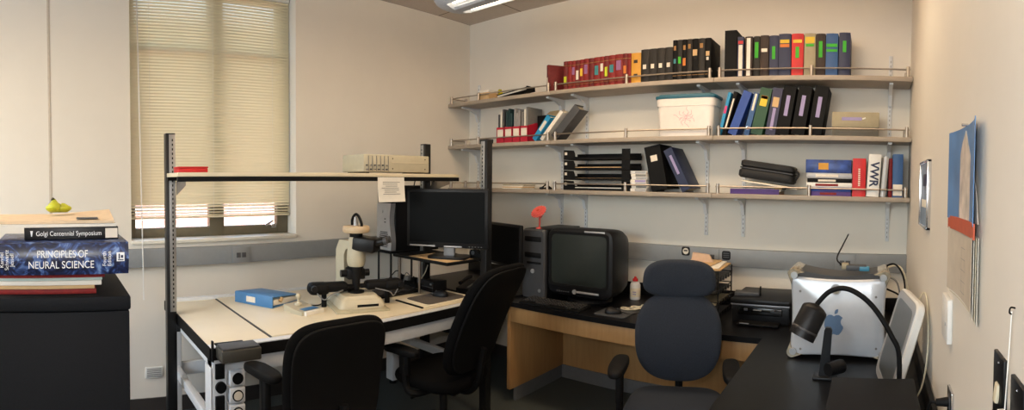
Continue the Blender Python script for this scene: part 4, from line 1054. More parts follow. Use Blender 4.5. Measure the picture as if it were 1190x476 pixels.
# board + mouse pad + mouse
p = az(510, 347, ZB)
t = thing('drawing_board', 'cream board with dark edge at the front of the bench under the mouse pad', 'board', (BX1 - 0.20, BY1 - 0.22, ZB), 0.0)
MB().box2((-0.13, -0.24, 0), (0.13, 0.19, 0.008), TABLETOP, 0.001).build('panel', t); MB().box2((-0.13, -0.252, 0), (0.13, -0.24, 0.0075), BLACKM).build('dark_edge', t)
t = thing('mouse_pad', 'grey brown mouse pad lying on the cream board', 'mouse pad', (BX1 - 0.20, BY1 - 0.24, ZB + 0.008), 0.0)
mb = MB(); mb.prism(superell(0.11, 0.165, 12, 40), mat('grey brown pad', (88, 80, 72), 0.9), 'z', 0, 0.004); mb.build('pad', t)
def mouse(label, loc, rot, m=BLACK, cable=None, group=None):
    t = thing('computer_mouse', label, 'mouse', loc, rot, group)
    mb = MB(); Ls = []
    for f, h in ((0.0, 0.0), (0.5, 0.0), (1.0, 0.002), (1.0, 0.010), (0.95, 0.018), (0.8, 0.027), (0.55, 0.033), (0.25, 0.036), (0.02, 0.036)):
        if f == 0.0: f = 0.02
        Ls.append([(px * 0.031 * f, py * 0.055 * f - 0.003 * h / 0.036, h * (1 - 0.12 * py)) for px, py in superell(1, 1, 2.6, 26)])
    mb.ring(Ls, m); b_ = mb.build('shell', t)
    MB().cyl((-0.004, 0.028, 0.0275), (0.004, 0.028, 0.0275), 0.007, DGREY, seg=12).build('scroll_wheel', t)
    if cable: MB().tube(cable, 0.0022, BLACKM, seg=6).build('cable', t)
    return t
mouse('black mouse on the grey brown mouse pad on the bench', (BX1 - 0.21, BY1 - 0.20, ZB + 0.012), 1.9, cable=[(0, 0.054, 0.008), (0.015, 0.075, 0.003), (0.03, 0.09, 0.002)])

# wide LCD monitor
def lcd(label, c, rz, W, H, bez, zbase, m=BLACK, tilt=0.0, strip=True, bottom=0.03, group=None):
    """c = (x,y) of the screen centre, rz facing: local -y is the screen's front; zbase: desk height; c[2] centre height"""
    t = thing('lcd_monitor', label, 'monitor', (c[0], c[1], zbase), rz, group)
    zc = c[2] - zbase
    mb = MB(); mb.box((0, 0.0, zc), (W, 0.028, H), m, 0.008); mb.box((0, 0.03, zc), (W * 0.7, 0.04, H * 0.7), BLACKM, 0.012); mb.build('housing', t)
    MB().box((0, -0.0145, zc + (bottom - bez) / 2), (W - 2 * bez, 0.0015, H - bez - bottom), SCREEN).build('screen', t)
    if strip:
        mb = MB(); mb.box((-W * 0.30, -0.0150, zc - H / 2 + 0.009), (W * 0.32, 0.001, 0.009), SILVER); mb.box((W * 0.08, -0.0150, zc - H / 2 + 0.009), (W * 0.22, 0.001, 0.009), SILVER); mb.build('silver_strip', t)
        mb = MB()
        for k in range(5): mb.box((W * 0.28 + k * 0.02, -0.0152, zc - H / 2 + 0.012), (0.008, 0.001, 0.004), MGREY)
        build_each(mb, 'button', t)
    mb = MB(); mb.box((0, 0.055, (zc) / 2 + 0.01), (0.075, 0.028, zc), SILVER if strip else m, 0.006); mb.build('neck', t)
    mb = MB(); mb.prism(superell(W * (0.24 if strip else 0.22), 0.095 if strip else 0.08, 5, 36, cy=0.05), BLACK, 'z', 0, 0.014); build_each(mb, 'foot', t)
    return t
mcx, mcy = (-2.74 - 2.26) / 2, (2.20 + 2.46) / 2
lcd('wide black LCD monitor standing on the black platform above the bench', (mcx + 0.022, mcy - 0.005, 1.318), math.atan2(0.26, 0.48), 0.56, 0.385, 0.022, PZ + 0.0022, bottom=0.034)
# small black speaker bar / adapter beside its foot
t = thing('tape_dispenser', 'small black desk dispenser behind the wide monitor foot', 'dispenser', (-2.40, 2.53, PZ + 0.001), 0.1)
mb = MB(); mb.prism([(-0.05, 0), (0.05, 0), (0.05, 0.02), (0.0, 0.05), (-0.04, 0.05), (-0.05, 0.03)], BLACKM, 'y', -0.02, 0.02); mb.build('body', t); MB().cyl((-0.02, -0.022, 0.03), (-0.02, 0.022, 0.03), 0.014, DGREY).build('roll', t)
# PC tower on a black stand
tx, ty = -3.03, 2.23
t = thing('equipment_stand', 'black open metal stand under the tall silver faced computer', 'stand', (tx, ty, ZB))
mb = MB(); mb.box2((-0.10, -0.02, 0.235), (0.09, 0.44, 0.25), BLACKM, 0.003); mb.build('shelf', t)
for xx in (-0.08, 0.07):
    for yy in (0.0, 0.19): MB().cyl((xx, yy, 0), (xx, yy, 0.236), 0.008, BLACKMET, seg=10).build('leg', t)
t = thing('computer_tower', 'tall black computer with curved silver front behind the wide monitor', 'computer', (tx, ty, ZB + 0.2505))
hT = 0.47
MB().box2((-0.085, 0.03, 0), (0.085, 0.43, hT), BLACK, 0.006).build('case', t)
mb = MB()
sil = []
for k in range(15):
    f = k / 14; sil.append((0.078 + 0.010 * math.sin(f * 2 * PI * 1.0 + 0.6), hT * 0.72 * f + 0.005))
mb.prism([(-0.085, 0.005)] + sil + [(-0.085, hT * 0.72 + 0.005)], SILVER, 'y', -0.012, 0.03)
mb.build('silver_front', t)
MB().box2((-0.085, -0.008, hT * 0.73), (0.085, 0.03, hT), BLACK, 0.004).build('drive_bay', t)
mb = MB()
for k in range(9): mb.box((0.0, -0.0125, 0.03 + k * 0.013), (0.12 - abs(k - 4) * 0.008, 0.002, 0.006), BLACKM)
mb.build('grille', t)
mb = MB(); mb.cyl((-0.02, -0.011, hT * 0.60), (-0.02, -0.016, hT * 0.60), 0.011, ALU, seg=16); mb.build('power_button', t)
mb = MB()
for k in range(2): mb.box((0.015, -0.0128, hT * (0.44 + 0.05 * k)), (0.016, 0.002, 0.007), BLACKM)
build_each(mb, 'port', t)
# sheet of paper taped to the overhead shelf
pA = ax(439, 209, -2.594); pB = ax(469.5, 234, -2.594)
t = thing('paper_notice', 'white printed sheet hanging from the front of the overhead shelf', 'paper', (-2.5935, (pA.y + pB.y) / 2, pB.z))
hw_ = (pB.y - pA.y) / 2; hh = 1.583 - pB.z
mb = MB(); L_ = []
for f in (0, 0.25, 0.5, 0.75, 1.0): L_.append([(0.010 * (1 - f) ** 2, -hw_, hh * f), (0.010 * (1 - f) ** 2 + 0.004 * (1 - f), hw_, hh * f), (0.010 * (1 - f) ** 2 + 0.0036 * (1 - f) - 0.0008, hw_, hh * f), (0.010 * (1 - f) ** 2 - 0.0008, -hw_, hh * f)])
mb.ring(L_, PAPER); mb.build('sheet', t)
mb = MB()
for k in range(7):
    f = 0.80 - k * 0.08; xx = 0.010 * (1 - f) ** 2 + 0.004 * (1 - f) + 0.0008
    mb.box((xx, -0.01 * (k % 2), hh * f), (0.0006, hw_ * (1.3 - 0.2 * (k % 3)), 0.003), MGREY)
mb.build('printed_lines', t)
# oscilloscope / stimulator box on the overhead shelf
pA = ax(422, 207, -2.62); pB = ax(447, 207, -2.62)
t = thing('instrument_box', 'cream electronic instrument box on top of the overhead shelf', 'instrument', (-2.735, 1.74, SZ + 0.0225))
y0_, y1_ = pA.y - 1.74, ax(498, 207, -2.62).y - 1.74; hI = ax(447, 180, -2.65).z - SZ - 0.022
mb = MB(); mb.box2((-0.125, y0_ + 0.0, 0.008), (0.12, y1_, hI), BEIGE, 0.006); mb.build('case', t)
mb = MB()
for k in range(6): mb.box((0.121, y0_ + 0.035 + k * 0.030, hI * 0.52), (0.003, 0.004, hI * 0.8), MGREY)
mb.build('module_gap', t)
mb = MB()
for k in range(6):
    for q in range(2): mb.cyl((0.121, y0_ + 0.02 + k * 0.03, hI * (0.2 + 0.22 * q)), (0.130, y0_ + 0.02 + k * 0.03, hI * (0.2 + 0.22 * q)), 0.005, DGREY if (k + q) % 2 else CHROME, seg=10)
build_each(mb, 'knob', t)
mb = MB()
for yy in (0.42, 0.93):
    for z_ in (0.25, 0.8): mb.cyl((0.119, y0_ + (y1_ - y0_) * yy, hI * z_), (0.122, y0_ + (y1_ - y0_) * yy, hI * z_), 0.004, BLACKM, seg=8)
build_each(mb, 'screw', t)
mb = MB(); mb.box2((0.119, y0_ + (y1_ - y0_) * 0.40, hI * 0.56), (0.1225, y1_ - 0.02, hI * 0.62), CREAM); mb.build('trim_line', t)
for yy in (y0_ + 0.04, y1_ - 0.04): MB().box2((-0.1, yy - 0.015, 0), (0.1, yy + 0.015, 0.008), BLACKM).build('foot', t)
mb = MB(); mb.box((-0.02, y1_ + 0.012, hI * 0.72), (0.05, 0.025, 0.05), BLACKM, 0.004); mb.build('plug', t)
mb = MB(); mb.tube([(-0.02, y1_ + 0.025, hI * 0.72), (-0.03, y1_ + 0.07, hI * 0.6), (-0.08, y1_ + 0.11, 0.05), (-0.158, y1_ + 0.13, 0.015), (-0.172, y1_ + 0.10, -0.12)], 0.004, BLACKM); mb.build('power_cable', t)
# red plastic box at the window end of the overhead shelf
pA = ax(209, 203, -2.62); pB = ax(243, 203, -2.62)
t = thing('component_box', 'red plastic box at the window end of the overhead shelf', 'box', (-2.70, (pA.y + pB.y) / 2, SZ + 0.0225)); hw_ = (pB.y - pA.y) / 2
MB().box2((-0.06, -hw_, 0), (0.06, hw_, 0.022), RED, 0.003).build('tray', t); MB().box2((-0.062, -hw_ - 0.002, 0.0225), (0.062, hw_ + 0.002, 0.031), RED, 0.003).build('lid', t)
# junction clutter under the platform
t = thing('power_strip', 'black power strip with plugs on the bench under the monitor platform', 'power strip', (-2.885, 2.36, ZB), 0.0)
MB().box2((-0.15, -0.03, 0), (0.15, 0.03, 0.035), BLACKM, 0.004).build('body', t)
for k in range(4): MB().box((-0.11 + k * 0.07, 0, 0.05), (0.04, 0.035, 0.032), (BLACKM, MGREY, BLACKM, DGREY)[k], 0.005).build('plug', t)
for q, pts in enumerate(([(-0.1, 0, 0.06), (-0.11, -0.05, 0.10), (-0.13, -0.10, 0.05), (-0.15, -0.14, 0.005)], [(0, 0, 0.06), (0.0, -0.05, 0.10), (-0.02, -0.06, 0.03), (-0.04, -0.065, 0.006)], [(0.1, 0, 0.06), (0.125, 0.02, 0.11), (0.12, 0.05, 0.16)], [(0.03, 0.0, 0.06), (0.07, -0.04, 0.08), (0.10, -0.055, 0.03), (0.12, -0.065, 0.006)])):
    MB().tube(pts, 0.0035, (BLACKM, MGREY, CREAM, BLACKM)[q]).build('cable', t)
t = thing('disk_drive', 'black external drive box on the bench below the monitor platform', 'drive', (-2.662, 2.385, ZB), 0.0)
MB().box2((-0.06, -0.07, 0.0), (0.06, 0.06, 0.075), BLACK, 0.008).build('case', t); MB().box2((-0.058, -0.0712, 0.03), (0.058, -0.068, 0.036), DGREY).build('seam', t); mb=MB(); mb.box((0.035,-0.0705,0.055),(0.02,0.002,0.01),MGREY,0.001); mb.build('button', t)
# ------------------------------------------------------------------ built-in counter (L shaped)
MAPLE = bpy.data.materials.new('maple veneer'); MAPLE.use_nodes = True; nt = MAPLE.node_tree; b = nt.nodes['Principled BSDF']
tc = nt.nodes.new('ShaderNodeTexCoord'); mp = nt.nodes.new('ShaderNodeMapping'); mp.inputs['Scale'].default_value = (14, 14, 1.2)
nz = nt.nodes.new('ShaderNodeTexNoise'); nz.inputs['Scale'].default_value = 3; nz.inputs['Detail'].default_value = 5; nz.inputs['Distortion'].default_value = 0.6
nt.links.new(tc.outputs['Object'], mp.inputs[0]); nt.links.new(mp.outputs[0], nz.inputs['Vector'])
rp = nt.nodes.new('ShaderNodeValToRGB'); rp.color_ramp.elements[0].color = lin((168, 124, 76)) + (1,); rp.color_ramp.elements[1].color = lin((198, 154, 100)) + (1,)
nt.links.new(nz.outputs['Fac'], rp.inputs[0]); nt.links.new(rp.outputs[0], b.inputs['Base Color']); b.inputs['Roughness'].default_value = 0.5
KICK = mat('grey kick plate', (104, 106, 108), 0.6)
DX0, DY0, DXW = XL + 0.02, 2.745, -0.575
t = thing('worktop', 'long black worktop along the back wall turning along the right wall', 'worktop', (DXW, DY0, ZS))
wt = t
mb = MB(); th = 0.032
out = [(DX0 - DXW, 0), (0, 0), (0, 0.62 - DY0), (XR - 0.004 - DXW, 0.62 - DY0), (XR - 0.004 - DXW, YB - 0.004 - DY0), (DX0 - DXW, YB - 0.004 - DY0)]
mb.prism(out, BLACKTOP, 'z', -th, 0); mb.build('top', t)
mb = MB(); mb.box2((DX0 - DXW, YB - 0.022 - DY0, 0), (XR - 0.004 - DXW, YB - 0.004 - DY0, 0.09), BLACKTOP, 0.002); mb.box2((XR - 0.022 - DXW, 0.62 - DY0, 0), (XR - 0.004 - DXW, YB - 0.022 - DY0, 0.09), BLACKTOP, 0.002); mb.build('backsplash', t)
# base: side panel, apron with drawer fronts, modesty panel, kick plate
t = thing('knee_space_cabinet', 'maple veneer knee space under the back worktop with grey kick', 'desk base', (-2.34, 2.78, 0))
zT = ZS - th
MB().box2((0, 0.0, 0.10), (0.03, YB - 2.78 - 0.03, zT), MAPLE, 0.001).build('side_panel', t)
W_ = DXW + 2.34
seams = [0.03, 1.02, W_]
for a, b_ in zip(seams[:-1], seams[1:]): MB().box2((a + 0.0015, 0.0, zT - 0.115), (b_ - 0.0015, 0.025, zT), MAPLE, 0.0015).build('apron', t)
MB().box2((0.03, YB - 2.78 - 0.06, 0.10), (W_ + 0.6, YB - 2.78 - 0.035, zT), MAPLE, 0.001).build('back_panel', t)
mb = MB(); mb.box2((0.004, 0.07, 0), (0.028, YB - 2.78 - 0.03, 0.10), KICK); mb.box2((0.028, YB - 2.78 - 0.07, 0), (W_ + 0.6, YB - 2.78 - 0.05, 0.10), KICK); build_each(mb, 'kick_plate', t)
t = thing('knee_space_cabinet', 'maple end panel below the right wing of the worktop', 'desk base', (DXW + 0.03, 0.66, 0))
MB().box2((0, 0, 0.1), (0.025, 2.05, zT), MAPLE, 0.001).build('side_panel', t); MB().box2((0.02, 0.02, 0), (0.035, 2.05, 0.10), KICK).build('kick_plate', t)
mb = MB(); mb.box2((-0.002, 0.5, 0.12), (0, 0.504, zT), DGREY); mb.build('seam', t)
Z0 = ZS
# CRT monitor
p0 = az(637, 352, Z0); 
cx0, cx1 = ay(637, 300, 2.96).x, ay(712, 300, 2.96).x; cw = cx1 - cx0
t = thing('crt_monitor', 'bulky black tube monitor with thick bezel on the back worktop', 'monitor', ((cx0 + cx1) / 2, 2.96, Z0), 0.03)
zt = ay(675, 266, 2.96).z - Z0; zb = 0.055; H = zt - zb
mb = MB(); L_ = []
def rr(w, h, cz, y, n=7): return [(px, y, cz + pz) for px, pz in superell(w / 2, h / 2, n, 44)]
for y, k, kh, dz in ((-0.012, 0.90, 0.88, 0), (0.0, 0.985, 0.985, 0), (0.012, 1.0, 1.0, 0), (0.12, 1.0, 1.0, 0), (0.20, 0.98, 0.97, 0), (0.30, 0.88, 0.86, -0.01), (0.36, 0.74, 0.72, -0.02), (0.41, 0.60, 0.56, -0.03), (0.425, 0.54, 0.5, -0.03)):
    L_.append(rr(cw * k, H * kh, zb + H / 2 + dz, y, 8))
mb.ring(L_, BLACK); cr = mb.build('housing', t)
# bezel frame and glass
zc = zb + H * 0.545
mb = MB(); L_ = [rr(cw * 0.90, H * 0.82, zc, -0.0125, 14), rr(cw * 0.90, H * 0.82, zc, -0.0165, 14), rr(cw * 0.84, H * 0.745, zc, -0.0165, 14), rr(cw * 0.82, H * 0.725, zc, -0.010, 14)]
mb.ring(L_, BLACKM, cap=False); mb.build('bezel', t)
mb = MB(); n = 14; g = []
for i in range(n + 1):
    row = []
    for j in range(n + 1):
        a, b_ = i / n * 2 - 1, j / n * 2 - 1
        row.append(mb.bm.verts.new((a * cw * 0.425, -0.0125 - 0.009 * (1 - a * a) * (1 - b_ * b_) ** 0.5 - 0.0006, zc + b_ * H * 0.375)))
    g.append(row)
i_ = mb.mi(CRTGLASS)
for i in range(n):
    for j in range(n): mb.bm.faces.new((g[i][j], g[i + 1][j], g[i + 1][j + 1], g[i][j + 1])).material_index = i_
mb.build('screen', t)
mb = MB(); mb.box((cw * 0.14, -0.0135, zb + H * 0.075), (cw * 0.34, 0.004, 0.013), SILVER, 0.001); mb.build('name_strip', t)
mb = MB(); mb.box((cw * 0.24, -0.0135, zb + H * 0.965), (cw * 0.30, 0.004, 0.013), SILVER, 0.001); mb.build('top_strip', t)
mb = MB(); mb.cyl((-cw * 0.05, -0.012, zb + H * 0.075), (-cw * 0.05, -0.02, zb + H * 0.075), 0.015, SILVER); mb.build('power_button', t)
mb = MB()
for k in range(6): mb.box((-cw * 0.32 + k * 0.018, -0.0135, zb + H * 0.06), (0.010, 0.004, 0.007), DGREY, 0.001)
build_each(mb, 'button', t)
mb = MB(); mb.lathe([(0.10, 0.03), (0.11, 0.055), (0.08, 0.07)], BLACKM, o=(0, 0.17, 0)); mb.lathe([(0.155, 0), (0.16, 0.012), (0.15, 0.028), (0.10, 0.034)], BLACK, o=(0, 0.16, 0)); mb.build('base', t)
# tower left of the CRT with the red flower
tw0, tw1 = ay(608, 300, 2.94).x, ay(634, 300, 2.94).x
ht = ay(622, 266, 2.94).z - Z0
t = thing('computer_tower', 'black and grey desktop tower beside the tube monitor', 'computer', ((tw0 + tw1) / 2, 2.94, Z0)); w = tw1 - tw0
TWG = mat('tower grey front', (62, 63, 66), 0.45)
MB().box2((-w / 2, 0.02, 0.0), (w / 2, 0.45, ht), BLACK, 0.006).build('case', t)
mb = MB(); L_ = [[(px, y, ht / 2 + pz) for px, pz in superell(w / 2 * k, ht / 2 * kk, 16, 40)] for y, k, kk in ((0.02, 1, 1), (-0.005, 1.0, 1.0), (-0.016, 0.9, 0.96))]
mb.ring(L_, TWG); mb.build('front_panel', t)
for zz in (0.86, 0.63): 
    mb = MB(); mb.box((0, -0.016, ht * zz), (w * 0.72, 0.008, 0.036), BLACKM, 0.004); build_each(mb, 'drive_bay', t)
mb = MB(); mb.box((0.01, -0.017, ht * 0.52), (w * 0.62, 0.006, 0.015), BLACKM, 0.002); mb.build('floppy_slot', t)
mb = MB(); mb.cyl((0.0, -0.014, ht * 0.40), (0.0, -0.022, ht * 0.40), 0.016, SILVER); mb.build('power_button', t)
mb = MB(); mb.cyl((w * 0.3, -0.014, ht * 0.13), (w * 0.3, -0.019, ht * 0.13), 0.012, ALU); mb.build('badge', t)
pf = ay(626, 267, 2.99); ptop = ay(625, 246, 2.99)
t = thing('artificial_flower', 'red gerbera flower standing upright on top of the desktop tower', 'flower', (pf.x, 2.99, Z0 + ht))
FL = mat('coral petal', (206, 84, 78), 0.6, var=0.12); hs = ptop.z - Z0 - ht
MB().tube([(0.005, 0, 0), (0.008, 0, hs * 0.5), (0.0, 0, hs)], 0.0065, FL, seg=8).build('stem', t)
mb = MB(); mb.lathe([(0.02, 0), (0.02, 0.006), (0.006, 0.01)], FL, seg=16); mb.build('foot', t)
mb = MB()
for ringk, (R_, zz, n) in enumerate(((0.062, 0.0, 15), (0.048, 0.009, 12), (0.03, 0.016, 9))):
    for k in range(n):
        a = 2 * PI * (k + 0.4 * ringk) / n; L_ = []
        for f, wd in ((0.15, 0.004), (0.5, 0.010), (0.85, 0.010), (1.0, 0.003)):
            r = R_ * f; up = zz + 0.016 * f - 0.012 * f * f
            c = Vector((r * math.cos(a), r * math.sin(a), hs + up)); s_ = Vector((-math.sin(a), math.cos(a), 0)) * wd
            L_.append([c - s_, c + s_, c + s_ - Vector((0, 0, 0.0015)), c - s_ - Vector((0, 0, 0.0015))])
        mb.ring(L_, FL)
Xf = Matrix.Translation((0, 0, hs)) @ Matrix.Rotation(0.75, 4, 'X') @ Matrix.Translation((0, 0, -hs)); mb.xf(Xf); mb.build('petals', t)
MB().lathe([(0.002, 0.008), (0.014, 0.01), (0.015, 0.02), (0.002, 0.026)], mat('flower centre', (190, 60, 40), 0.8), o=(0, 0, hs), seg=16).xf(Xf).build('centre', t)
mb = MB(); L_ = []
for f, wd in ((0, 0.003), (0.5, 0.009), (1.0, 0.002)):
    c = Vector((0.006 + 0.028 * f, -0.002, hs * 0.62 + 0.02 * f)); L_.append([c + Vector((0, 0, wd)), c - Vector((0, 0, wd)), c + Vector((0, 0.002, -wd)), c + Vector((0, 0.002, wd))])
mb.ring(L_, FL); mb.build('leaf', t)
# second LCD behind the chair
c0 = ay(571, 300, 2.86); c1 = ay(606, 300, 2.80)
lc = Vector(((-2.62 - 2.345) / 2, 2.86, 0))
pl, pr_ = ay(566, 280, 2.93), ay(606.5, 280, 2.80)
ang = math.atan2(pr_.y - pl.y, pr_.x - pl.x)
ztop = ay(590, 259.5, 2.86).z; zbot = ay(590, 309, 2.86).z
lcd('smaller plain black LCD monitor partly hidden behind the bench post and chair', ((pl.x + pr_.x) / 2, (pl.y + pr_.y) / 2, (ztop + zbot) / 2), ang, (pr_ - pl).length, ztop - zbot, 0.018, Z0, strip=False, bottom=0.02)
MB_ = MB(); 
t = thing('keyboard_tray_clutter', 'black desk phone on the worktop in front of the smaller monitor', 'phone', (-2.74, 2.84, Z0 + 0.0), 0.2)
t.name = 'desk_phone'
mb = MB(); mb.prism([(-0.09, 0), (0.09, 0), (0.09, 0.06), (-0.09, 0.025)], BLACK, 'x', -0.09, 0.09); mb.build('body', t)
mb = MB(); mb.tube([(-0.065, -0.075, 0.06), (-0.065, -0.02, 0.072), (-0.065, 0.03, 0.085), (-0.065, 0.08, 0.088)], 0.015, BLACK); mb.build('handset', t)
mb = MB()
for i in range(3):
    for j in range(4): mb.box((0.0 + i * 0.024, -0.06 + j * 0.02, 0.034 + j * 0.0040), (0.016, 0.012, 0.006), MGREY, 0.002)
mb.build('keypad', t)
# keyboard, mouse by the CRT
pk = az(655, 350, Z0)
keyboard('black keyboard on the worktop in front of the tube monitor', (az(657, 351, Z0).x, 2.845, Z0 + 0.0005), 0.0, BLACKM, mat('black keys', (36, 36, 38), 0.5), L=0.48, W=0.16)
pm = az(712, 365, Z0)
mouse('black mouse on the worktop beside the tube monitor keyboard', (pm.x, pm.y + 0.01, Z0 + 0.004), -1.0, cable=[(0, 0.054, 0.008), (0.02, 0.10, 0.0), (0.0, 0.16, 0.0), (-0.08, 0.22, 0.0)])
t = thing('mouse_pad', 'black mouse pad on the worktop under the mouse by the tube monitor', 'mouse pad', (pm.x, pm.y + 0.03, Z0 + 0.0002))
mb = MB(); mb.prism(superell(0.11, 0.09, 10, 36), DGREY, 'z', 0, 0.0036); mb.build('pad', t)
# white bottle with red cap and coiled white cable
pb = az(738, 347, Z0); hB = ay(738, 321, pb.y).z - Z0
t = thing('glue_bottle', 'small white bottle with red cap on the worktop beside the tube monitor', 'bottle', (pb.x, pb.y, Z0))
mb = MB(); mb.lathe([(0.001, 0), (0.036, 0.0), (0.038, 0.006), (0.038, hB * 0.62), (0.03, hB * 0.74), (0.016, hB * 0.78), (0.016, hB * 0.84), (0.001, hB * 0.84)], WHITE, seg=26); mb.build('body', t)
mb = MB(); mb.lathe([(0.020, hB * 0.80), (0.020, hB * 0.90), (0.010, hB * 0.93), (0.007, hB * 1.0), (0.001, hB * 1.0)], RED, seg=20); mb.build('cap', t)
mb = MB(); mb.lathe([(0.0383, hB * 0.12), (0.0386, hB * 0.13), (0.0386, hB * 0.5), (0.0383, hB * 0.51)], mat('bottle label', (226, 214, 190), 0.6), seg=26); lb_ = mb.build('label_band', t)
mb = MB()
for k in range(2): mb.box((0.012, -0.0375, hB * (0.25 + 0.1 * k)), (0.026, 0.003, 0.006), S_LAV)
mb.build('label_print', lb_)
pc = az(737, 359, Z0)
t = thing('coiled_cable', 'white coiled cord lying on the worktop beside the headrest chair', 'cable', (pc.x, pc.y, Z0))
mb = MB(); pts = []
for k in range(60):
    a = k / 59 * 2 * PI * 4.5; r = 0.035
    pts.append((0.035 * math.cos(a) - 0.05 + 0.10 * k / 59, r * math.sin(a) * 0.9 - 0.06 + 0.14 * k / 59, 0.006 + 0.004 * math.sin(a * 0.5)))
mb.tube(pts, 0.0048, CREAM, seg=7, sub=2); mb.build('cord', t)
t = thing('cable_box', 'cream adapter box at the end of the coiled white cord', 'adapter', (pc.x + 0.085, pc.y + 0.165, Z0))
MB().box2((-0.06, -0.035, 0), (0.06, 0.035, 0.03), CREAM, 0.004).build('case', t); MB().box2((-0.02, -0.037, 0.01), (0.02, -0.034, 0.02), DGREY).build('port', t)
# letter trays behind the headrest chair
yT = 3.04; x0 = ay(786, 320, yT).x; x1 = ay(834, 320, yT).x; z_t = ay(838, 311, yT + .1).z - Z0
t = thing('letter_tray', 'black wire letter tray stack on the worktop behind the headrest chair', 'letter tray', (x0, yT, Z0)); w = x1 - x0
nt_ = 4; ph = (z_t - 0.01) / nt_
for q in range(nt_):
    z_ = q * ph
    mb = MB(); mb.box2((0.004, 0.0, z_ + 0.004), (w - 0.004, 0.33, z_ + 0.008), BLACKMET)
    for yy in (0.0, 0.326): mb.cyl((0, yy, z_ + 0.03), (w, yy, z_ + 0.03), 0.0035, BLACKMET, seg=8)
    for xx in (0.0, w):
        mb.cyl((xx, 0, z_ + 0.03), (xx, 0.33, z_ + 0.03), 0.0035, BLACKMET, seg=8)
        for k in range(6): mb.box((xx, 0.02 + k * 0.058, z_ + 0.017), (0.005, 0.02, 0.03), BLACKMET)
    mb.build('tray', t)
    MB().box2((0.012, 0.012, z_ + 0.009), (w - 0.012, 0.315, z_ + 0.018 + 0.006 * (q % 2)), (DGREY, BOXTAN, DGREY, MGREY)[q]).build('papers', t)
mb = MB()
for xx in (0.0, w):
    for yy in (0.01, 0.32): mb.cyl((xx, yy, 0.0), (xx, yy, nt_ * ph), 0.0045, BLACKMET, seg=8)
build_each(mb, 'corner_post', t)
zt2 = Z0 + nt_ * ph + 0.002
t = thing('folder_pile', 'manila folders heaped on top of the black letter trays', 'folders', (x0 + w / 2, yT + 0.16, zt2), 0.06)
mb = MB()
mb.box((0, 0, 0.005), (w * 1.02, 0.31, 0.009), TAN, 0.001); mb.box((-0.005, 0.01, 0.014), (w * 0.9, 0.29, 0.007), PAPER, 0.001, (0, 0, 0.05)); mb.box((-0.03, 0.02, 0.022), (w * 0.75, 0.28, 0.007), TAN, 0.001, (0, 0, -0.06))
mb.prism([(-0.10, 0.024), (0.05, 0.024), (0.02, 0.075), (-0.09, 0.085)], mat('pinkish folder', (206, 176, 150), 0.8), 'y', 0.02, 0.04)
mb.build('folders', t)
# black printer
yP = 3.0; x0 = ay(849, 360, yP).x; x1 = ay(917, 360, yP).x; w = x1 - x0; hP = ay(880, 348, yP).z - Z0
t = thing('printer', 'black flatbed printer on the worktop between letter trays and silver computer', 'printer', (x0, yP, Z0))
mb = MB(); mb.box2((0, 0.02, 0), (w, 0.36, hP * 0.74), BLACK, 0.012); mb.build('body', t)
mb = MB(); mb.box2((-0.004, 0.0, hP * 0.78), (w + 0.004, 0.37, hP), BLACK, 0.01); mb.build('scanner_lid', t)
mb = MB(); mb.box2((0.0, 0.006, hP * 0.735), (w, 0.02, hP * 0.79), SILVER, 0.002); mb.build('silver_band', t)
mb = MB(); mb.box2((w * 0.12, 0.006, hP * 0.36), (w * 0.88, 0.024, hP * 0.66), mat('gloss black', (12, 12, 13), 0.15), 0.005); mb.build('front_panel', t)
mb = MB(); mb.box2((w * 0.15, -0.06, hP * 0.05), (w * 0.85, 0.03, hP * 0.12), BLACKM, 0.003); mb.box2((w * 0.2, -0.062, hP * 0.12), (w * 0.36, -0.055, hP * 0.15), ALU); mb.build('paper_tray', t)
mb = MB(); mb.box((w * 0.46, 0.0045, hP * 0.58), (0.05, 0.002, 0.007), MGREY); mb.build('name_plate', t)
mb = MB()
for xx in (0.26, 0.72): mb.box((w * xx, 0.0045, hP * 0.58), (0.024, 0.002, 0.014), DGREY, 0.002)
build_each(mb, 'button', t)
px_ = ay(871, 345, 3.12)
t = thing('power_adapter', 'small dark grey adapter box lying on the black printer lid', 'adapter', (px_.x, 3.12, Z0 + hP), 0.2)
MB().box2((-0.09, -0.04, 0), (0.06, 0.04, 0.022), DGREY, 0.004).build('body', t); MB().box2((0.062, -0.03, 0), (0.072, 0.03, 0.05), BLACKM, 0.003).build('end_plate', t); MB().tube([(-0.09, 0, 0.01), (-0.105, 0.02, 0.006), (-0.11, -0.02, 0.006)], 0.004, BLACKM).build('cord', t)
# silver desktop computer (handles at all four corners)
yM = 2.47; m0, m1 = ay(917, 370, yM), ay(1031, 370, yM); xm = (m0.x + m1.x) / 2; wM = m1.x - m0.x
zb_, ztp = ay(975, 415, yM).z, ay(975, 313, yM).z
t = thing('desktop_computer', 'silver desktop computer with clear corner handles and blue fruit emblem', 'computer', (xm, yM, Z0)); hM = ztp - Z0
G4 = mat('pearl silver', (196, 200, 206), 0.30, 0.15, var=0.02, coat=0.3)
CLEARG = mat('smoky clear plastic', (150, 142, 124), 0.15, var=0.35, scale=45, coat=0.4)
dp = 0.215
mb = MB(); L_ = []
def sidecurve(y, k):
    pts = []; n = 12; a, b_ = wM / 2 * k, (hM - 0.048) / 2 * k; cz = 0.010 + (hM - 0.048) / 2
    # concave-sided square: sides bow inward slightly between the corners
    for (sx, sz, ex, ez) in ((-1, -1, 1, -1), (1, -1, 1, 1), (1, 1, -1, 1), (-1, 1, -1, -1)):
        for j in range(n):
            f = j / n; x_ = sx + (ex - sx) * f; z_ = sz + (ez - sz) * f; bow = 1 - 0.055 * math.sin(PI * f)
            if sx == ex: x_ *= bow
            else: z_ *= bow
            pts.append((x_ * a, y, cz + z_ * b_))
    return pts
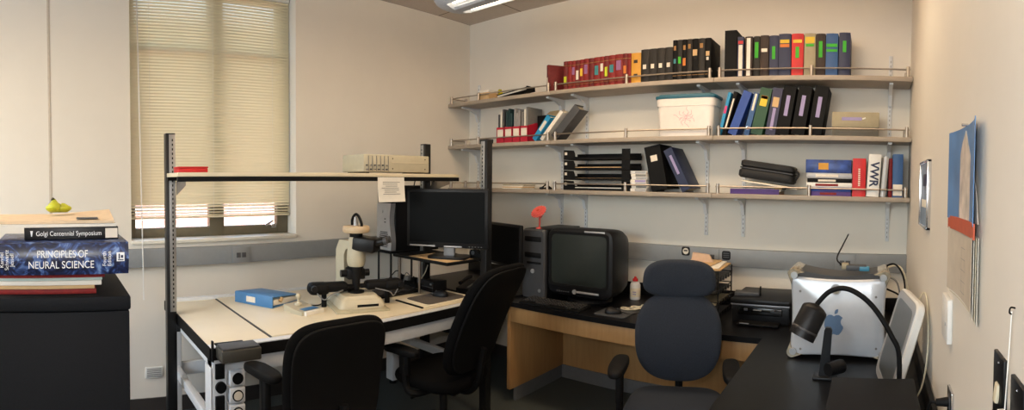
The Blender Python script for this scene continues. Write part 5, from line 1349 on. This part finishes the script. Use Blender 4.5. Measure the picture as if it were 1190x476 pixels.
for y, k in ((0.0, 0.93), (0.004, 0.97), (0.014, 1.0), (dp - 0.014, 1.0), (dp - 0.004, 0.97), (dp, 0.93)): L_.append(sidecurve(y, k))
mb.ring(L_, G4); mb.build('case', t)
# graphite edge strips between the handles (top and front/back)
GRAPH = mat('graphite trim', (60, 58, 58), 0.35)
top_c = [( -wM * 0.44 + wM * 0.88 * k / 12, hM - 0.008 - 0.026 * math.sin(PI * k / 12)) for k in range(13)]
mb = MB(); mb.prism([(-wM * 0.44, hM - 0.075)] + top_c + [(wM * 0.44, hM - 0.075)], GRAPH, 'y', 0.012, dp - 0.012); mb.build('edge_trim', t)
for sx in (-1, 1):
    for sz in (-1, 1):
        ox, oz = sx * (wM / 2 + 0.012), (hM if sz > 0 else 0.0)          # outer tip of the corner
        lg, rd = 0.082, 0.030
        pts = []
        pts.append((lg, 0.020)); pts.append((lg * 0.55, 0.006))
        for k in range(7):
            q_ = k / 6 * PI / 2; pts.append((rd * (1 - math.sin(q_)), rd * (1 - math.cos(q_))))
        pts.append((0.006, lg * 0.55)); pts.append((0.020, lg))
        for k in range(1, 6):
            q_ = k / 6 * PI / 2; pts.append((0.020 + (lg - 0.020) * (1 - math.cos(q_)) , lg - (lg - 0.020) * math.sin(q_)))
        mb = MB(); P3 = [(ox - sx * p[0], oz - sz * p[1]) for p in pts]
        cxm = sum(p[0] for p in P3) / len(P3); czm = sum(p[1] for p in P3) / len(P3)
        mb.ring([[(cxm + (p[0] - cxm) * k_, y_, czm + (p[1] - czm) * k_) for p in P3] for y_, k_ in ((-0.006, 0.86), (0.0, 0.97), (0.006, 1.0), (dp - 0.006, 1.0), (dp, 0.97), (dp + 0.006, 0.86))], CLEARG)
        mb.build('corner_handle', t)
        mb = MB(); kx, kz = ox - sx * 0.034, oz - sz * 0.034
        mb.cyl((kx, -0.0085, kz), (kx, -0.005, kz), 0.016, ALU, 0.018, seg=20); mb.build('corner_boss', t)
# emblem: apple outline with bite and leaf
EMB = mat('blue grey emblem', (92, 118, 150), 0.3, 0.1)
def apple_outline(s_):
    right = [(0.0, 0.36), (0.10, 0.42), (0.24, 0.42), (0.36, 0.34)]
    bite = []
    bx, bz, br = 0.56, 0.10, 0.24
    for k in range(8):
        a = PI * 0.70 + (PI * 1.32 - PI * 0.70) * k / 7; bite.append((bx + br * math.cos(a), bz + br * math.sin(a)))
    low = [(0.44, -0.20), (0.36, -0.36), (0.25, -0.50), (0.14, -0.52), (0.0, -0.47)]
    left = [(-0.14, -0.52), (-0.25, -0.50), (-0.37, -0.34), (-0.45, -0.10), (-0.44, 0.12), (-0.37, 0.32), (-0.25, 0.42), (-0.11, 0.42)]
    return [(a * s_, b_ * s_) for a, b_ in right + bite + low + left]
ex, ez = ay(969, 376, yM).x - xm, ay(969, 376, yM).z - Z0
es = 0.102
mb = MB(); mb.prism([(a + ex, b_ + ez) for a, b_ in apple_outline(es)], EMB, 'y', -0.0012, 0.0012)
lf = []
for k in range(7):
    f = k / 6; lf.append((0.02 + 0.17 * f - 0.05 * math.sin(PI * f), 0.46 + 0.24 * f + 0.06 * math.sin(PI * f)))
for k in range(1, 6):
    f = 1 - k / 6; lf.append((0.02 + 0.17 * f + 0.06 * math.sin(PI * f), 0.46 + 0.24 * f - 0.06 * math.sin(PI * f)))
mb.prism([(a * es + ex, b_ * es + ez) for a, b_ in lf], EMB, 'y', -0.0012, 0.0012)
mb.build('emblem', t)
lx, lz = ay(972, 334, yM).x - xm, ay(972, 336, yM).z - Z0
mb = MB(); mb.cyl((lx - 0.002, -0.003, lz), (lx - 0.002, 0.003, lz), 0.026, SILVER, seg=28); mb.cyl((lx - 0.002, -0.004, lz - 0.004), (lx - 0.002, -0.003, lz - 0.004), 0.017, CLEARG, seg=24); lt = mb.build('latch', t)
mb = MB()
for ux, vz in ((930, 338), (930, 405), (1018, 405), (1018, 345)):
    q_ = ay(ux, vz, yM); mb.cyl((q_.x - xm, -0.001, q_.z - Z0), (q_.x - xm, 0.002, q_.z - Z0), 0.006, MGREY, seg=12)
build_each(mb, 'screw', t)
# things on top of it
pt = ay(995, 318, 2.56)
t = thing('cable_adapter', 'grey adapter with blue end lying on the silver desktop computer', 'adapter', (pt.x, 2.56, Z0 + hM - 0.016))
MB().box((0.0, 0, 0.014), (0.10, 0.05, 0.028), DGREY, 0.006).build('body', t); MB().box((0.04, -0.012, 0.012), (0.05, 0.03, 0.022), mat('blue plug', (60, 130, 160), 0.4), 0.004).build('blue_plug', t); MB().box((-0.055, 0.005, 0.02), (0.035, 0.035, 0.03), BOXTAN, 0.005).build('connector', t)
MB().tube([(-0.07, 0.01, 0.02), (-0.10, 0.05, 0.05), (-0.085, 0.3, 0.09), (-0.08, 0.84, 0.10)], 0.004, BLACKM).build('cord', t)
t = thing('cable_bundle', 'bundle of black and grey cables hanging behind the silver computer', 'cables', (m1.x + 0.038, 2.66, Z0))
for q, pts in enumerate(([(-0.08, 0.05, 0.40), (0.0, 0.0, 0.44), (0.05, -0.02, 0.36), (0.055, 0.0, 0.2), (0.06, 0.05, 0.02)], [(-0.06, 0.1, 0.40), (0.03, 0.04, 0.42), (0.075, 0.02, 0.30), (0.08, 0.05, 0.15), (0.07, 0.1, 0.01)],
                         [(-0.03, 0.1, 0.36), (0.02, 0.06, 0.33), (0.04, 0.02, 0.2), (0.03, -0.04, 0.12), (0.045, -0.02, 0.02)], [(-0.04, 0.07, 0.30), (0.03, 0.05, 0.27), (0.06, 0.03, 0.22), (0.03, 0.04, 0.1), (0.02, 0.06, 0.01)])):
    MB().tube(pts, 0.005, (BLACKM, CREAM, MGREY, BLACKM)[q]).build('cable', t)
# white framed display leaning on the calendar wall
far_t, far_b = ay(1050, 333, 2.30), Vector((0.025, 2.30, Z0 + 0.004))
Hd = 0.41; ang = math.atan2(far_t.x - far_b.x, far_t.z - far_b.z)
t = thing('flat_display', 'silver white framed flat display leaning against the calendar wall', 'display', (0.052, 2.125, Z0 + 0.009), Euler((0, ang - 0.02, 0.125)))
mb = MB()
def slab(k, x): return [(x, py * 0.19 * k, 0.2 + pz * 0.2 * k) for py, pz in superell(1, 1, 9, 44)]
mb.ring([slab(0.96, 0.0), slab(0.995, 0.005), slab(1.0, 0.014), slab(0.985, 0.03), slab(0.94, 0.036)], WHITE); mb.build('housing', t)
mb = MB(); mb.ring([[(x, py * 0.19 * k, 0.2 + pz * 0.2 * k) for py, pz in superell(1, 1, 9, 44)] for x, k in ((-0.001, 0.955), (-0.003, 0.95), (-0.003, 0.80), (0.001, 0.78))], SILVER, cap=False); mb.build('bezel', t)
mb = MB(); mb.box((-0.0012, 0, 0.2), (0.002, 0.305, 0.322), mat('grey screen', (74, 78, 80), 0.3)); mb.build('screen', t)
t = thing('white_cable', 'thin cream cable arching from the flat display along the wall', 'cable', (0.2, 2.1, Z0))
mb = MB(); mb.tube([(0.0, 0.05, 0.36), (0.02, 0.03, 0.40), (0.030, -0.02, 0.38), (0.032, -0.08, 0.22), (0.01, -0.12, 0.08), (-0.03, -0.13, 0.004)], 0.0035, CREAM); mb.build('cord', t)
# gooseneck lamp
lb = az(1043, 430, Z0); base = Vector((ay(1044, 430, 1.84).x, 1.84, Z0))
def P_(u, v, y): q_ = ay(u, v, y); return (q_.x - base.x, q_.y - base.y, q_.z - base.z)
t = thing('desk_lamp', 'black gooseneck desk lamp with cylinder shade arching over the worktop', 'lamp', base)
mb = MB(); mb.lathe([(0.001, 0), (0.07, 0.0), (0.072, 0.010), (0.06, 0.02), (0.012, 0.028)], BLACK); mb.build('base', t)
mb = MB(); mb.tube([(0, 0, 0.02), P_(1045, 415, 1.84), P_(1036, 390, 1.84), P_(1020, 363, 1.85), P_(1003, 345, 1.86), P_(983, 335, 1.87), P_(965, 338, 1.88), P_(952, 350, 1.88), P_(947, 358, 1.88)], 0.0095, BLACKM, seg=10); mb.build('gooseneck', t)
a_, b_ = Vector(P_(948, 357, 1.88)), Vector(P_(931, 391, 1.85))
d_ = (b_ - a_).normalized(); q_ = d_.to_track_quat('Z', 'Y').to_matrix().to_4x4()
mb = MB(); Lh = (b_ - a_).length
mb.lathe([(0.012, -0.012), (0.03, -0.006), (0.046, 0.004), (0.049, 0.012), (0.049, Lh), (0.046, Lh), (0.046, 0.02), (0.01, 0.01)], BLACK, seg=30, X=Matrix.Translation(a_) @ q_); mb.build('shade', t)
mb = MB(); mb.lathe([(0.004, 0.012), (0.02, 0.03), (0.028, Lh * 0.55), (0.02, Lh * 0.78), (0.002, Lh * 0.84)], mat('frosted bulb', (220, 214, 200), 0.3), seg=20, X=Matrix.Translation(a_) @ q_); mb.build('bulb', t)
mb = MB(); mb.lathe([(0.0493, Lh * 0.72), (0.0502, Lh * 0.73), (0.0502, Lh * 0.78), (0.0493, Lh * 0.79)], GRAPH, seg=30, X=Matrix.Translation(a_) @ q_); mb.build('shade_band', t)
# slim black desk stand beside it
pb0 = az(957, 436, Z0)
t = thing('desk_stand', 'slim black upright arm with round knob standing below the lamp shade', 'stand', (az(957, 438, Z0).x, 2.24, Z0))
pb0 = az(957, 438, Z0); tp = ay(963, 380, 2.24); dx = tp.x - pb0.x; hz = tp.z - Z0
mb = MB(); mb.prism([(-0.022, 0), (0.022, 0), (dx + 0.016, hz - 0.012), (dx + 0.008, hz), (dx - 0.012, hz), (dx - 0.018, hz - 0.012)], BLACK, 'y', -0.012, 0.012); mb.build('arm', t)
mb = MB(); mb.box2((-0.045, -0.04, 0), (0.06, 0.045, 0.012), BLACK, 0.004); mb.build('base', t)
kc = ay(968, 428, 2.20); mb = MB(); mb.cyl((kc.x - pb0.x - 0.02, -0.06, kc.z - Z0), (kc.x - pb0.x + 0.035, 0.0, kc.z - Z0), 0.028, BLACK, 0.03); mb.build('knob', t)
# black case in the foreground
ZC0 = Z0; hC = 0.19
q0 = az(967, 437, Z0 + hC); q1 = az(1084, 437, Z0 + hC)
t = thing('equipment_case', 'flat black equipment case at the near end of the right worktop', 'case', ((q0.x + q1.x) / 2, q0.y, Z0)); wC = q1.x - q0.x
hx = min(wC / 2, XR - 0.085 - (q0.x + q1.x) / 2)
mb = MB(); mb.box2((-wC / 2, -0.50, 0.008), (hx, 0.0, hC), CABBLACK, 0.005); mb.build('case', t)
mb = MB(); mb.box2((-wC / 2 - 0.001, -0.502, hC * 0.55), (hx + 0.001, 0.001, hC * 0.58), BLACKM); mb.build('seam', t)
for sx in (-wC / 2 + 0.05, hx - 0.05):
    for yy in (-0.45, -0.05): MB().cyl((sx, yy, 0), (sx, yy, 0.008), 0.014, BLACKM, seg=12).build('foot', t)
# ------------------------------------------------------------------ right wall things
def on_right(u, v): return ax(u, v, XR)
# framed picture
f0, f1 = 2.46, 2.115; zb_, zt_ = 1.39, 1.682
t = thing('picture_frame', 'narrow framed picture with silver edge on the calendar wall', 'picture', (XR, f0, zb_)); w = f0 - f1; h = zt_ - zb_
mb = MB(); e = 0.012
for a, b_ in (((-0.018, -w, 0), (0, -w + e, h)), ((-0.018, -e, 0), (0, 0, h)), ((-0.018, -w, 0), (0, 0, e)), ((-0.018, -w, h - e), (0, 0, h))): mb.box2(a, b_, CHROME, 0.002)
mb.build('frame', t)
MB().box2((-0.010, -w + e, e), (-0.004, -e, h - e), mat('blue grey print', (120, 140, 166), 0.4, var=0.5, scale=12)).build('picture', t)
mb = MB(); mb.box2((-0.0106, -w * 0.8, h * 0.30), (-0.0098, -w * 0.2, h * 0.42), PAPER); mb.box2((-0.0106, -w * 0.75, h * 0.62), (-0.0098, -w * 0.3, h * 0.8), NAVY); mb.build('caption_panel', t)
# calendar
ca, cb_ = 1.475, 1.10
t = thing('wall_calendar', 'wall calendar with mountain photo and red band on the side wall', 'calendar', (XR, ca, 1.27)); w = ca - cb_; h1, h2, h3 = 0.185, 0.21, 0.45
SKYB = mat('calendar sky blue', (88, 128, 176), 0.4, var=0.25, scale=8); ROCK = mat('calendar rock', (204, 192, 180), 0.45, var=0.3, scale=18)
def page(x, y0, y1, z0, z1, m, curl=0.0, th=0.001, mbx=None):
    mb = mbx or MB(); n = 10; L_ = []
    for k in range(n + 1):
        f = k / n; c = -curl * (abs(2 * f - 1) ** 2.5)
        yy = y0 + (y1 - y0) * f
        L_.append([(x + c, yy, z0), (x + c, yy, z1), (x + c - th, yy, z1), (x + c - th, yy, z0)])
    mb.ring(L_, m); return mb
for k in range(4): page(-0.0015 - 0.0022 * k, -w + 0.004 * k, -0.002 - 0.003 * k, -0.006 + 0.006 * k, h1, (PAPER, PAGES, PAPER, mat('calendar grid paper', (196, 184, 168), 0.6))[k], 0.007 + 0.002 * k).build('month_page', t)
# grid lines on the top page
mb = MB()
for r in range(5): mb.box((-0.0090, -w * 0.5, 0.03 + r * 0.028), (0.0006, w * 0.8, 0.0012), MGREY)
for c in range(8): mb.box((-0.0090, -w * 0.1 - c * w * 0.8 / 7, 0.086), (0.0006, 0.0012, 0.112), MGREY)
mb.build('grid', t)
page(-0.006, -w, 0, h2, h3, SKYB, 0.016, 0.002).build('photo_page', t)
mb = MB(); mb.prism([(-w * 0.97, h2 + 0.004), (-w * 0.04, h2 + 0.004), (-w * 0.10, h2 + 0.08), (-w * 0.22, h2 + 0.14), (-w * 0.38, h2 + 0.20), (-w * 0.50, h2 + 0.228), (-w * 0.60, h2 + 0.19), (-w * 0.76, h2 + 0.14), (-w * 0.9, h2 + 0.07)], ROCK, 'x', -0.0095, -0.0078)
mb.build('mountain', t)
page(-0.010, -w, 0, h1 - 0.004, h2 + 0.006, mat('terracotta band', (186, 82, 52), 0.55), 0.008, 0.004).build('red_band', t)
mb = MB(); mb.cyl((-0.004, -w * 0.5, h3 + 0.002), (-0.02, -w * 0.5, h3 + 0.002), 0.004, CHROME, seg=10); mb.build('pin', t)
# white thermostat plate, outlet, switches, cord
t = thing('wall_plate', 'white raised blank wall plate on the side wall under the calendar', 'wall plate', (XR, 1.54, 1.175))
mb = MB(); mb.box((-0.008, 0, 0), (0.016, 0.12, 0.13), WHITE, 0.004); mb.build('plate', t); mb = MB(); mb.cyl((-0.016, -0.035, -0.01), (-0.019, -0.035, -0.01), 0.005, CHROME, seg=10); build_each(mb, 'screw', t)
t = thing('power_outlet', 'wall outlet with black plug near the foreground case', 'outlet', (XR, 1.46, 0.93))
mb = MB(); mb.box((-0.004, 0, 0), (0.008, 0.075, 0.12), CHROME, 0.002); mb.build('plate', t)
for zz in (0.024, -0.024): MB().box((-0.0085, 0, zz), (0.003, 0.034, 0.034), DGREY, 0.004).build('socket', t)
mb = MB(); mb.cyl((-0.01, 0, 0.024), (-0.045, 0, 0.024), 0.014, BLACKM, 0.010); mb.tube([(-0.045, 0, 0.024), (-0.06, 0.01, 0.02), (-0.066, 0.05, -0.04), (-0.06, 0.12, -0.105)], 0.004, BLACKM); mb.build('plug', t)
for nm_, y, zc_, lab in (('light_switch', 0.905, 1.205, 'black switch plate with one pale rocker on the calendar wall'), ('light_switch', 0.785, 1.20, 'black switch plate at the right edge of the photo')):
    t = thing(nm_, lab, 'switch', (XR, y, zc_))
    mb = MB(); mb.box((-0.004, 0, 0), (0.008, 0.075, 0.118), BLACK, 0.002); pl_ = mb.build('plate', t)
    mb = MB(); mb.box((-0.010, 0, -0.008), (0.008, 0.022, 0.034), CREAM, 0.003, (0, 0.15, 0)); mb.build('rocker', t)
    mb = MB()
    for zz in (0.045, -0.045): mb.cyl((-0.0075, 0, zz), (-0.0095, 0, zz), 0.0035, CHROME, seg=8)
    build_each(mb, 'screw', t)
t = thing('hanging_cord', 'thin white cord hanging from a small hook on the calendar wall', 'cord', (XR, 0.832, 1.19))
MB().cyl((-0.014, 0, 0.0), (-0.006, 0, 0.17), 0.0012, WHITE, seg=6).build('cord', t); mb = MB(); mb.tube([(0, 0, 0.175), (-0.008, 0, 0.176), (-0.010, 0, 0.168), (-0.006, 0, 0.165)], 0.0016, BLACKM, seg=6); mb.build('hook', t)
MB().box((-0.0175, 0, -0.008), (0.014, 0.03, 0.022), WHITE, 0.003).build('end_clip', t)

# ------------------------------------------------------------------ chairs
def chair(label, x, y, rot, fab, seat_z=0.48, back_h=0.55, back_w=0.46, arm_z=0.66, recline=0.18, head=False, seat_d=0.46, seat_off=0.0, oval=False, group=None, arm_span=0.25, arm_y=-0.06, arm_rot=0.0, back_y=0.24):
    """local frame: sitter looks along -y; back at +y"""
    t = thing('office_chair', label, 'office chair', (x, y, 0), rot, group)
    # star base
    mb = MB(); mb.cyl((0, 0, 0.06), (0, 0, 0.12), 0.035, BLACKM)
    for k in range(5):
        a = 2 * PI * k / 5 + 0.3; c, s_ = math.cos(a), math.sin(a)
        L_ = []
        for r, w_, z0, z1 in ((0.02, 0.028, 0.075, 0.118), (0.15, 0.024, 0.07, 0.105), (0.29, 0.018, 0.06, 0.08)):
            L_.append([(r * c - w_ * s_, r * s_ + w_ * c, z0), (r * c + w_ * s_, r * s_ - w_ * c, z0), (r * c + w_ * s_ * 0.7, r * s_ - w_ * c * 0.7, z1), (r * c - w_ * s_ * 0.7, r * s_ + w_ * c * 0.7, z1)])
        mb.ring(L_, BLACKM)
    base = mb.build('star_base', t)
    for k in range(5):
        a = 2 * PI * k / 5 + 0.3; c, s_ = math.cos(a) * 0.285, math.sin(a) * 0.285
        mb = MB(); dx, dy = -math.sin(a) * 0.012, math.cos(a) * 0.012
        for sg in (-1, 1): mb.cyl((c + dx * sg * 0.5, s_ + dy * sg * 0.5, 0.027), (c + dx * sg * 1.7, s_ + dy * sg * 1.7, 0.027), 0.027, BLACK, seg=16)
        mb.cyl((c, s_, 0.03), (c, s_, 0.066), 0.010, BLACKM, seg=10); mb.build('caster', base)
    MB().cyl((0, 0, 0.11), (0, 0, seat_z - 0.10), 0.024, BLACKMET).build('gas_lift', t)
    mb = MB(); mb.box((0, 0.02, seat_z - 0.085), (0.16, 0.24, 0.05), BLACKM, 0.012); mb.cyl((0.06, 0.0, seat_z - 0.09), (0.26, -0.02, seat_z - 0.10), 0.007, BLACKM); mb.build('tilt_mechanism', t)
    mb = MB(); cushion(mb, superell(0.245, seat_d / 2, 3.6, 48, taper=-0.04), 0.075, 0.035, fab, puff=0.012)
    mb.bend(lambda v: Vector((v.x, v.y - 0.01 + seat_off, v.z + seat_z - 0.065 - 0.10 * max(0, -(v.y) - 0.13) ** 1.2 + 0.12 * v.x * v.x)))
    mb.build('seat', t)
    # backrest in local x-z, bent round the sitter
    z0 = seat_z + 0.03 if not oval else seat_z + 0.06
    def place(v, zc):
        z = v.y; y = -v.z + 0.35 * v.x * v.x * -1.0
        lum = -0.035 * math.sin(PI * min(1, max(0, (z + back_h / 2) / back_h)) ** 0.8)
        zz = zc + z
        yy = back_y + y + lum + math.tan(recline) * (zz - seat_z)
        return Vector((v.x, yy, zz))
    zc = z0 + back_h / 2
    out = superell(back_w / 2, back_h / 2, 2.5 if oval else 4.2, 60, taper=0.03 if oval else 0.05)
    mb = MB(); cushion(mb, out, 0.06, 0.028, fab, rings=8, puff=0.01); mb.bend(lambda v: place(v, zc)); mb.build('backrest', t)
    mb = MB(); cushion(mb, superell(back_w / 2 * 0.93, back_h / 2 * 0.94, 2.5 if oval else 4.2, 60, taper=0.05), 0.016, 0.007, BLACKM, rings=8); mb.bend(lambda v: place(Vector((v.x, v.y, v.z - 0.015)), zc)); mb.build('back_shell', t)
    mb = MB(); yb = back_y + 0.035
    mb.tube([(0, 0.10, seat_z - 0.09), (0, back_y - 0.02, seat_z - 0.09), (0, yb + 0.012, seat_z - 0.02), (0, yb + math.tan(recline) * 0.10 - 0.004, seat_z + 0.10), (0, yb + math.tan(recline) * 0.18 - 0.022, seat_z + 0.18)], 0.020, BLACKM); mb.build('spine', t)
    if head:
        mb = MB(); cushion(mb, superell(0.19, 0.098, 3.0, 48, taper=-0.06), 0.07, 0.034, fab, rings=6, puff=0.006)
        zh = z0 + back_h + 0.068
        mb.bend(lambda v: Vector((v.x, back_y + 0.005 - v.z - 0.5 * v.x * v.x + math.tan(recline) * (back_h + 0.1) - 0.01 + 0.25 * v.y * v.y, zh + v.y))); mb.build('headrest', t)
        mb = MB(); mb.box((0, back_y + math.tan(recline) * back_h + 0.015, z0 + back_h), (0.06, 0.014, 0.16), BLACKM, 0.004); mb.build('headrest_stem', t)
    for sg in (-1, 1):
        mb = MB(); mb.tube([(sg * 0.08, 0.02, seat_z - 0.08), (sg * (arm_span - 0.01), 0.0, seat_z - 0.075), (sg * (arm_span + 0.005), arm_y + 0.04, seat_z - 0.04), (sg * (arm_span + 0.005), arm_y + 0.03, arm_z - 0.025)], 0.019, BLACKM); mb.box((sg * (arm_span + 0.005), arm_y + 0.03, (seat_z + arm_z) / 2), (0.03, 0.07, arm_z - seat_z - 0.04), BLACKM, 0.008); ap = mb.build('armrest', t)
        mb = MB(); cushion(mb, superell(0.042, 0.125, 3.0, 32), 0.035, 0.014, BLACKM, puff=0.004)
        Rm = Matrix.Rotation(sg * arm_rot, 3, 'Z')
        mb.bend(lambda v: Rm @ v + Vector((sg * (arm_span + 0.005), arm_y, arm_z - 0.03 + 0.3 * max(0, -v.y - 0.04) * -0.35))); mb.build('arm_pad', ap)
    return t
# sitter of the bench chairs looks along -x: local -y -> -x means rotation -90 deg (local +y -> +x)
R90 = -PI / 2
chair('black task chair seen from behind, nearest the camera at the bench', -2.02, 1.085, R90, FABBLACK, seat_z=0.485, back_h=0.495, arm_z=0.765, recline=0.10, back_y=0.24, arm_span=0.235, arm_y=-0.0, arm_rot=0.15, group='black task chairs at the bench')
chair('black reclining task chair between the bench and the maple desk', -2.24, 2.08, R90 + 0.14, FABBLACK, seat_z=0.45, back_h=0.63, back_w=0.48, arm_z=0.615, recline=0.40, back_y=0.20, arm_span=0.255, arm_y=-0.10, group='black task chairs at the bench')
chair('slate blue high back office chair with headrest in front of the worktop', -0.92, 2.36, 0.30, FABBLUE, seat_z=0.48, back_h=0.46, back_w=0.445, arm_z=0.70, recline=0.06, back_y=0.17, head=True, oval=True, arm_span=0.262, arm_y=-0.10)

# ------------------------------------------------------------------ light
wd = bpy.data.worlds.new('sky'); sc.world = wd; wd.use_nodes = True; nt = wd.node_tree
sky = nt.nodes.new('ShaderNodeTexSky'); sky.sky_type = 'NISHITA'; sky.sun_elevation = math.radians(38); sky.sun_rotation = math.radians(75); sky.sun_disc = False; sky.air_density = 1.5; sky.dust_density = 3
nt.links.new(sky.outputs[0], nt.nodes['Background'].inputs[0]); nt.nodes['Background'].inputs[1].default_value = 1.6
def light(name, kind, loc, energy, color, rot=(0, 0, 0), **kw):
    l = bpy.data.lights.new(name, kind); l.energy = energy; l.color = color
    for k, v in kw.items(): setattr(l, k, v)
    o = bpy.data.objects.new(name, l); COL.objects.link(o); o.location = loc; o.rotation_euler = rot; return o
light('sun', 'SUN', (-3, 2, 9), 4.5, (1, 0.95, 0.88), (math.radians(50), 0, math.radians(60)), angle=0.02)
WARM = (1.0, 0.75, 0.49)
light('pendant_lamp', 'AREA', (-1.18, 2.31, 2.62), 20, WARM, (0, 0, 0), shape='RECTANGLE', size=2.3, size_y=0.24)
light('pendant_uplight', 'AREA', (-1.18, 2.31, 2.81), 46, WARM, (PI, 0, 0), shape='RECTANGLE', size=2.3, size_y=0.24)
light('rear_warm_fill_down', 'AREA', (-1.5, -0.9, 2.655), 18, WARM, (0, 0, 0), shape='RECTANGLE', size=2.3, size_y=0.24)  # added warm fill behind the camera, no fixture stands there
light('rear_warm_fill_up', 'AREA', (-1.5, -0.9, 2.81), 34, WARM, (PI, 0, 0), shape='RECTANGLE', size=2.3, size_y=0.24)  # added upward fill, brightens ceiling and upper walls from behind the camera
light('rear_cool_fill', 'AREA', ((FX0 + FX1) / 2, YF - 0.02, (FZ0 + FZ1) / 2), 66, (0.80, 0.90, 1.0), (PI / 2, 0, 0), shape='RECTANGLE', size=FX1 - FX0, size_y=FZ1 - FZ0)  # added cool fill panel set in the made-up rear opening
light('camera_flash', 'AREA', (-0.05, 0.0, 1.64), 10, (0.95, 0.97, 1.0), (PI / 2, 0, -YAW), shape='DISK', size=0.04)
vs = sc.view_settings; vs.view_transform = 'Standard'; vs.look = 'None'; vs.gamma = 1; vs.exposure = -0.18; vs.use_curve_mapping = False
sc.display_settings.display_device = 'sRGB'
sc.cycles.use_denoising = True
sc.cycles.max_bounces = 8; sc.cycles.diffuse_bounces = 4
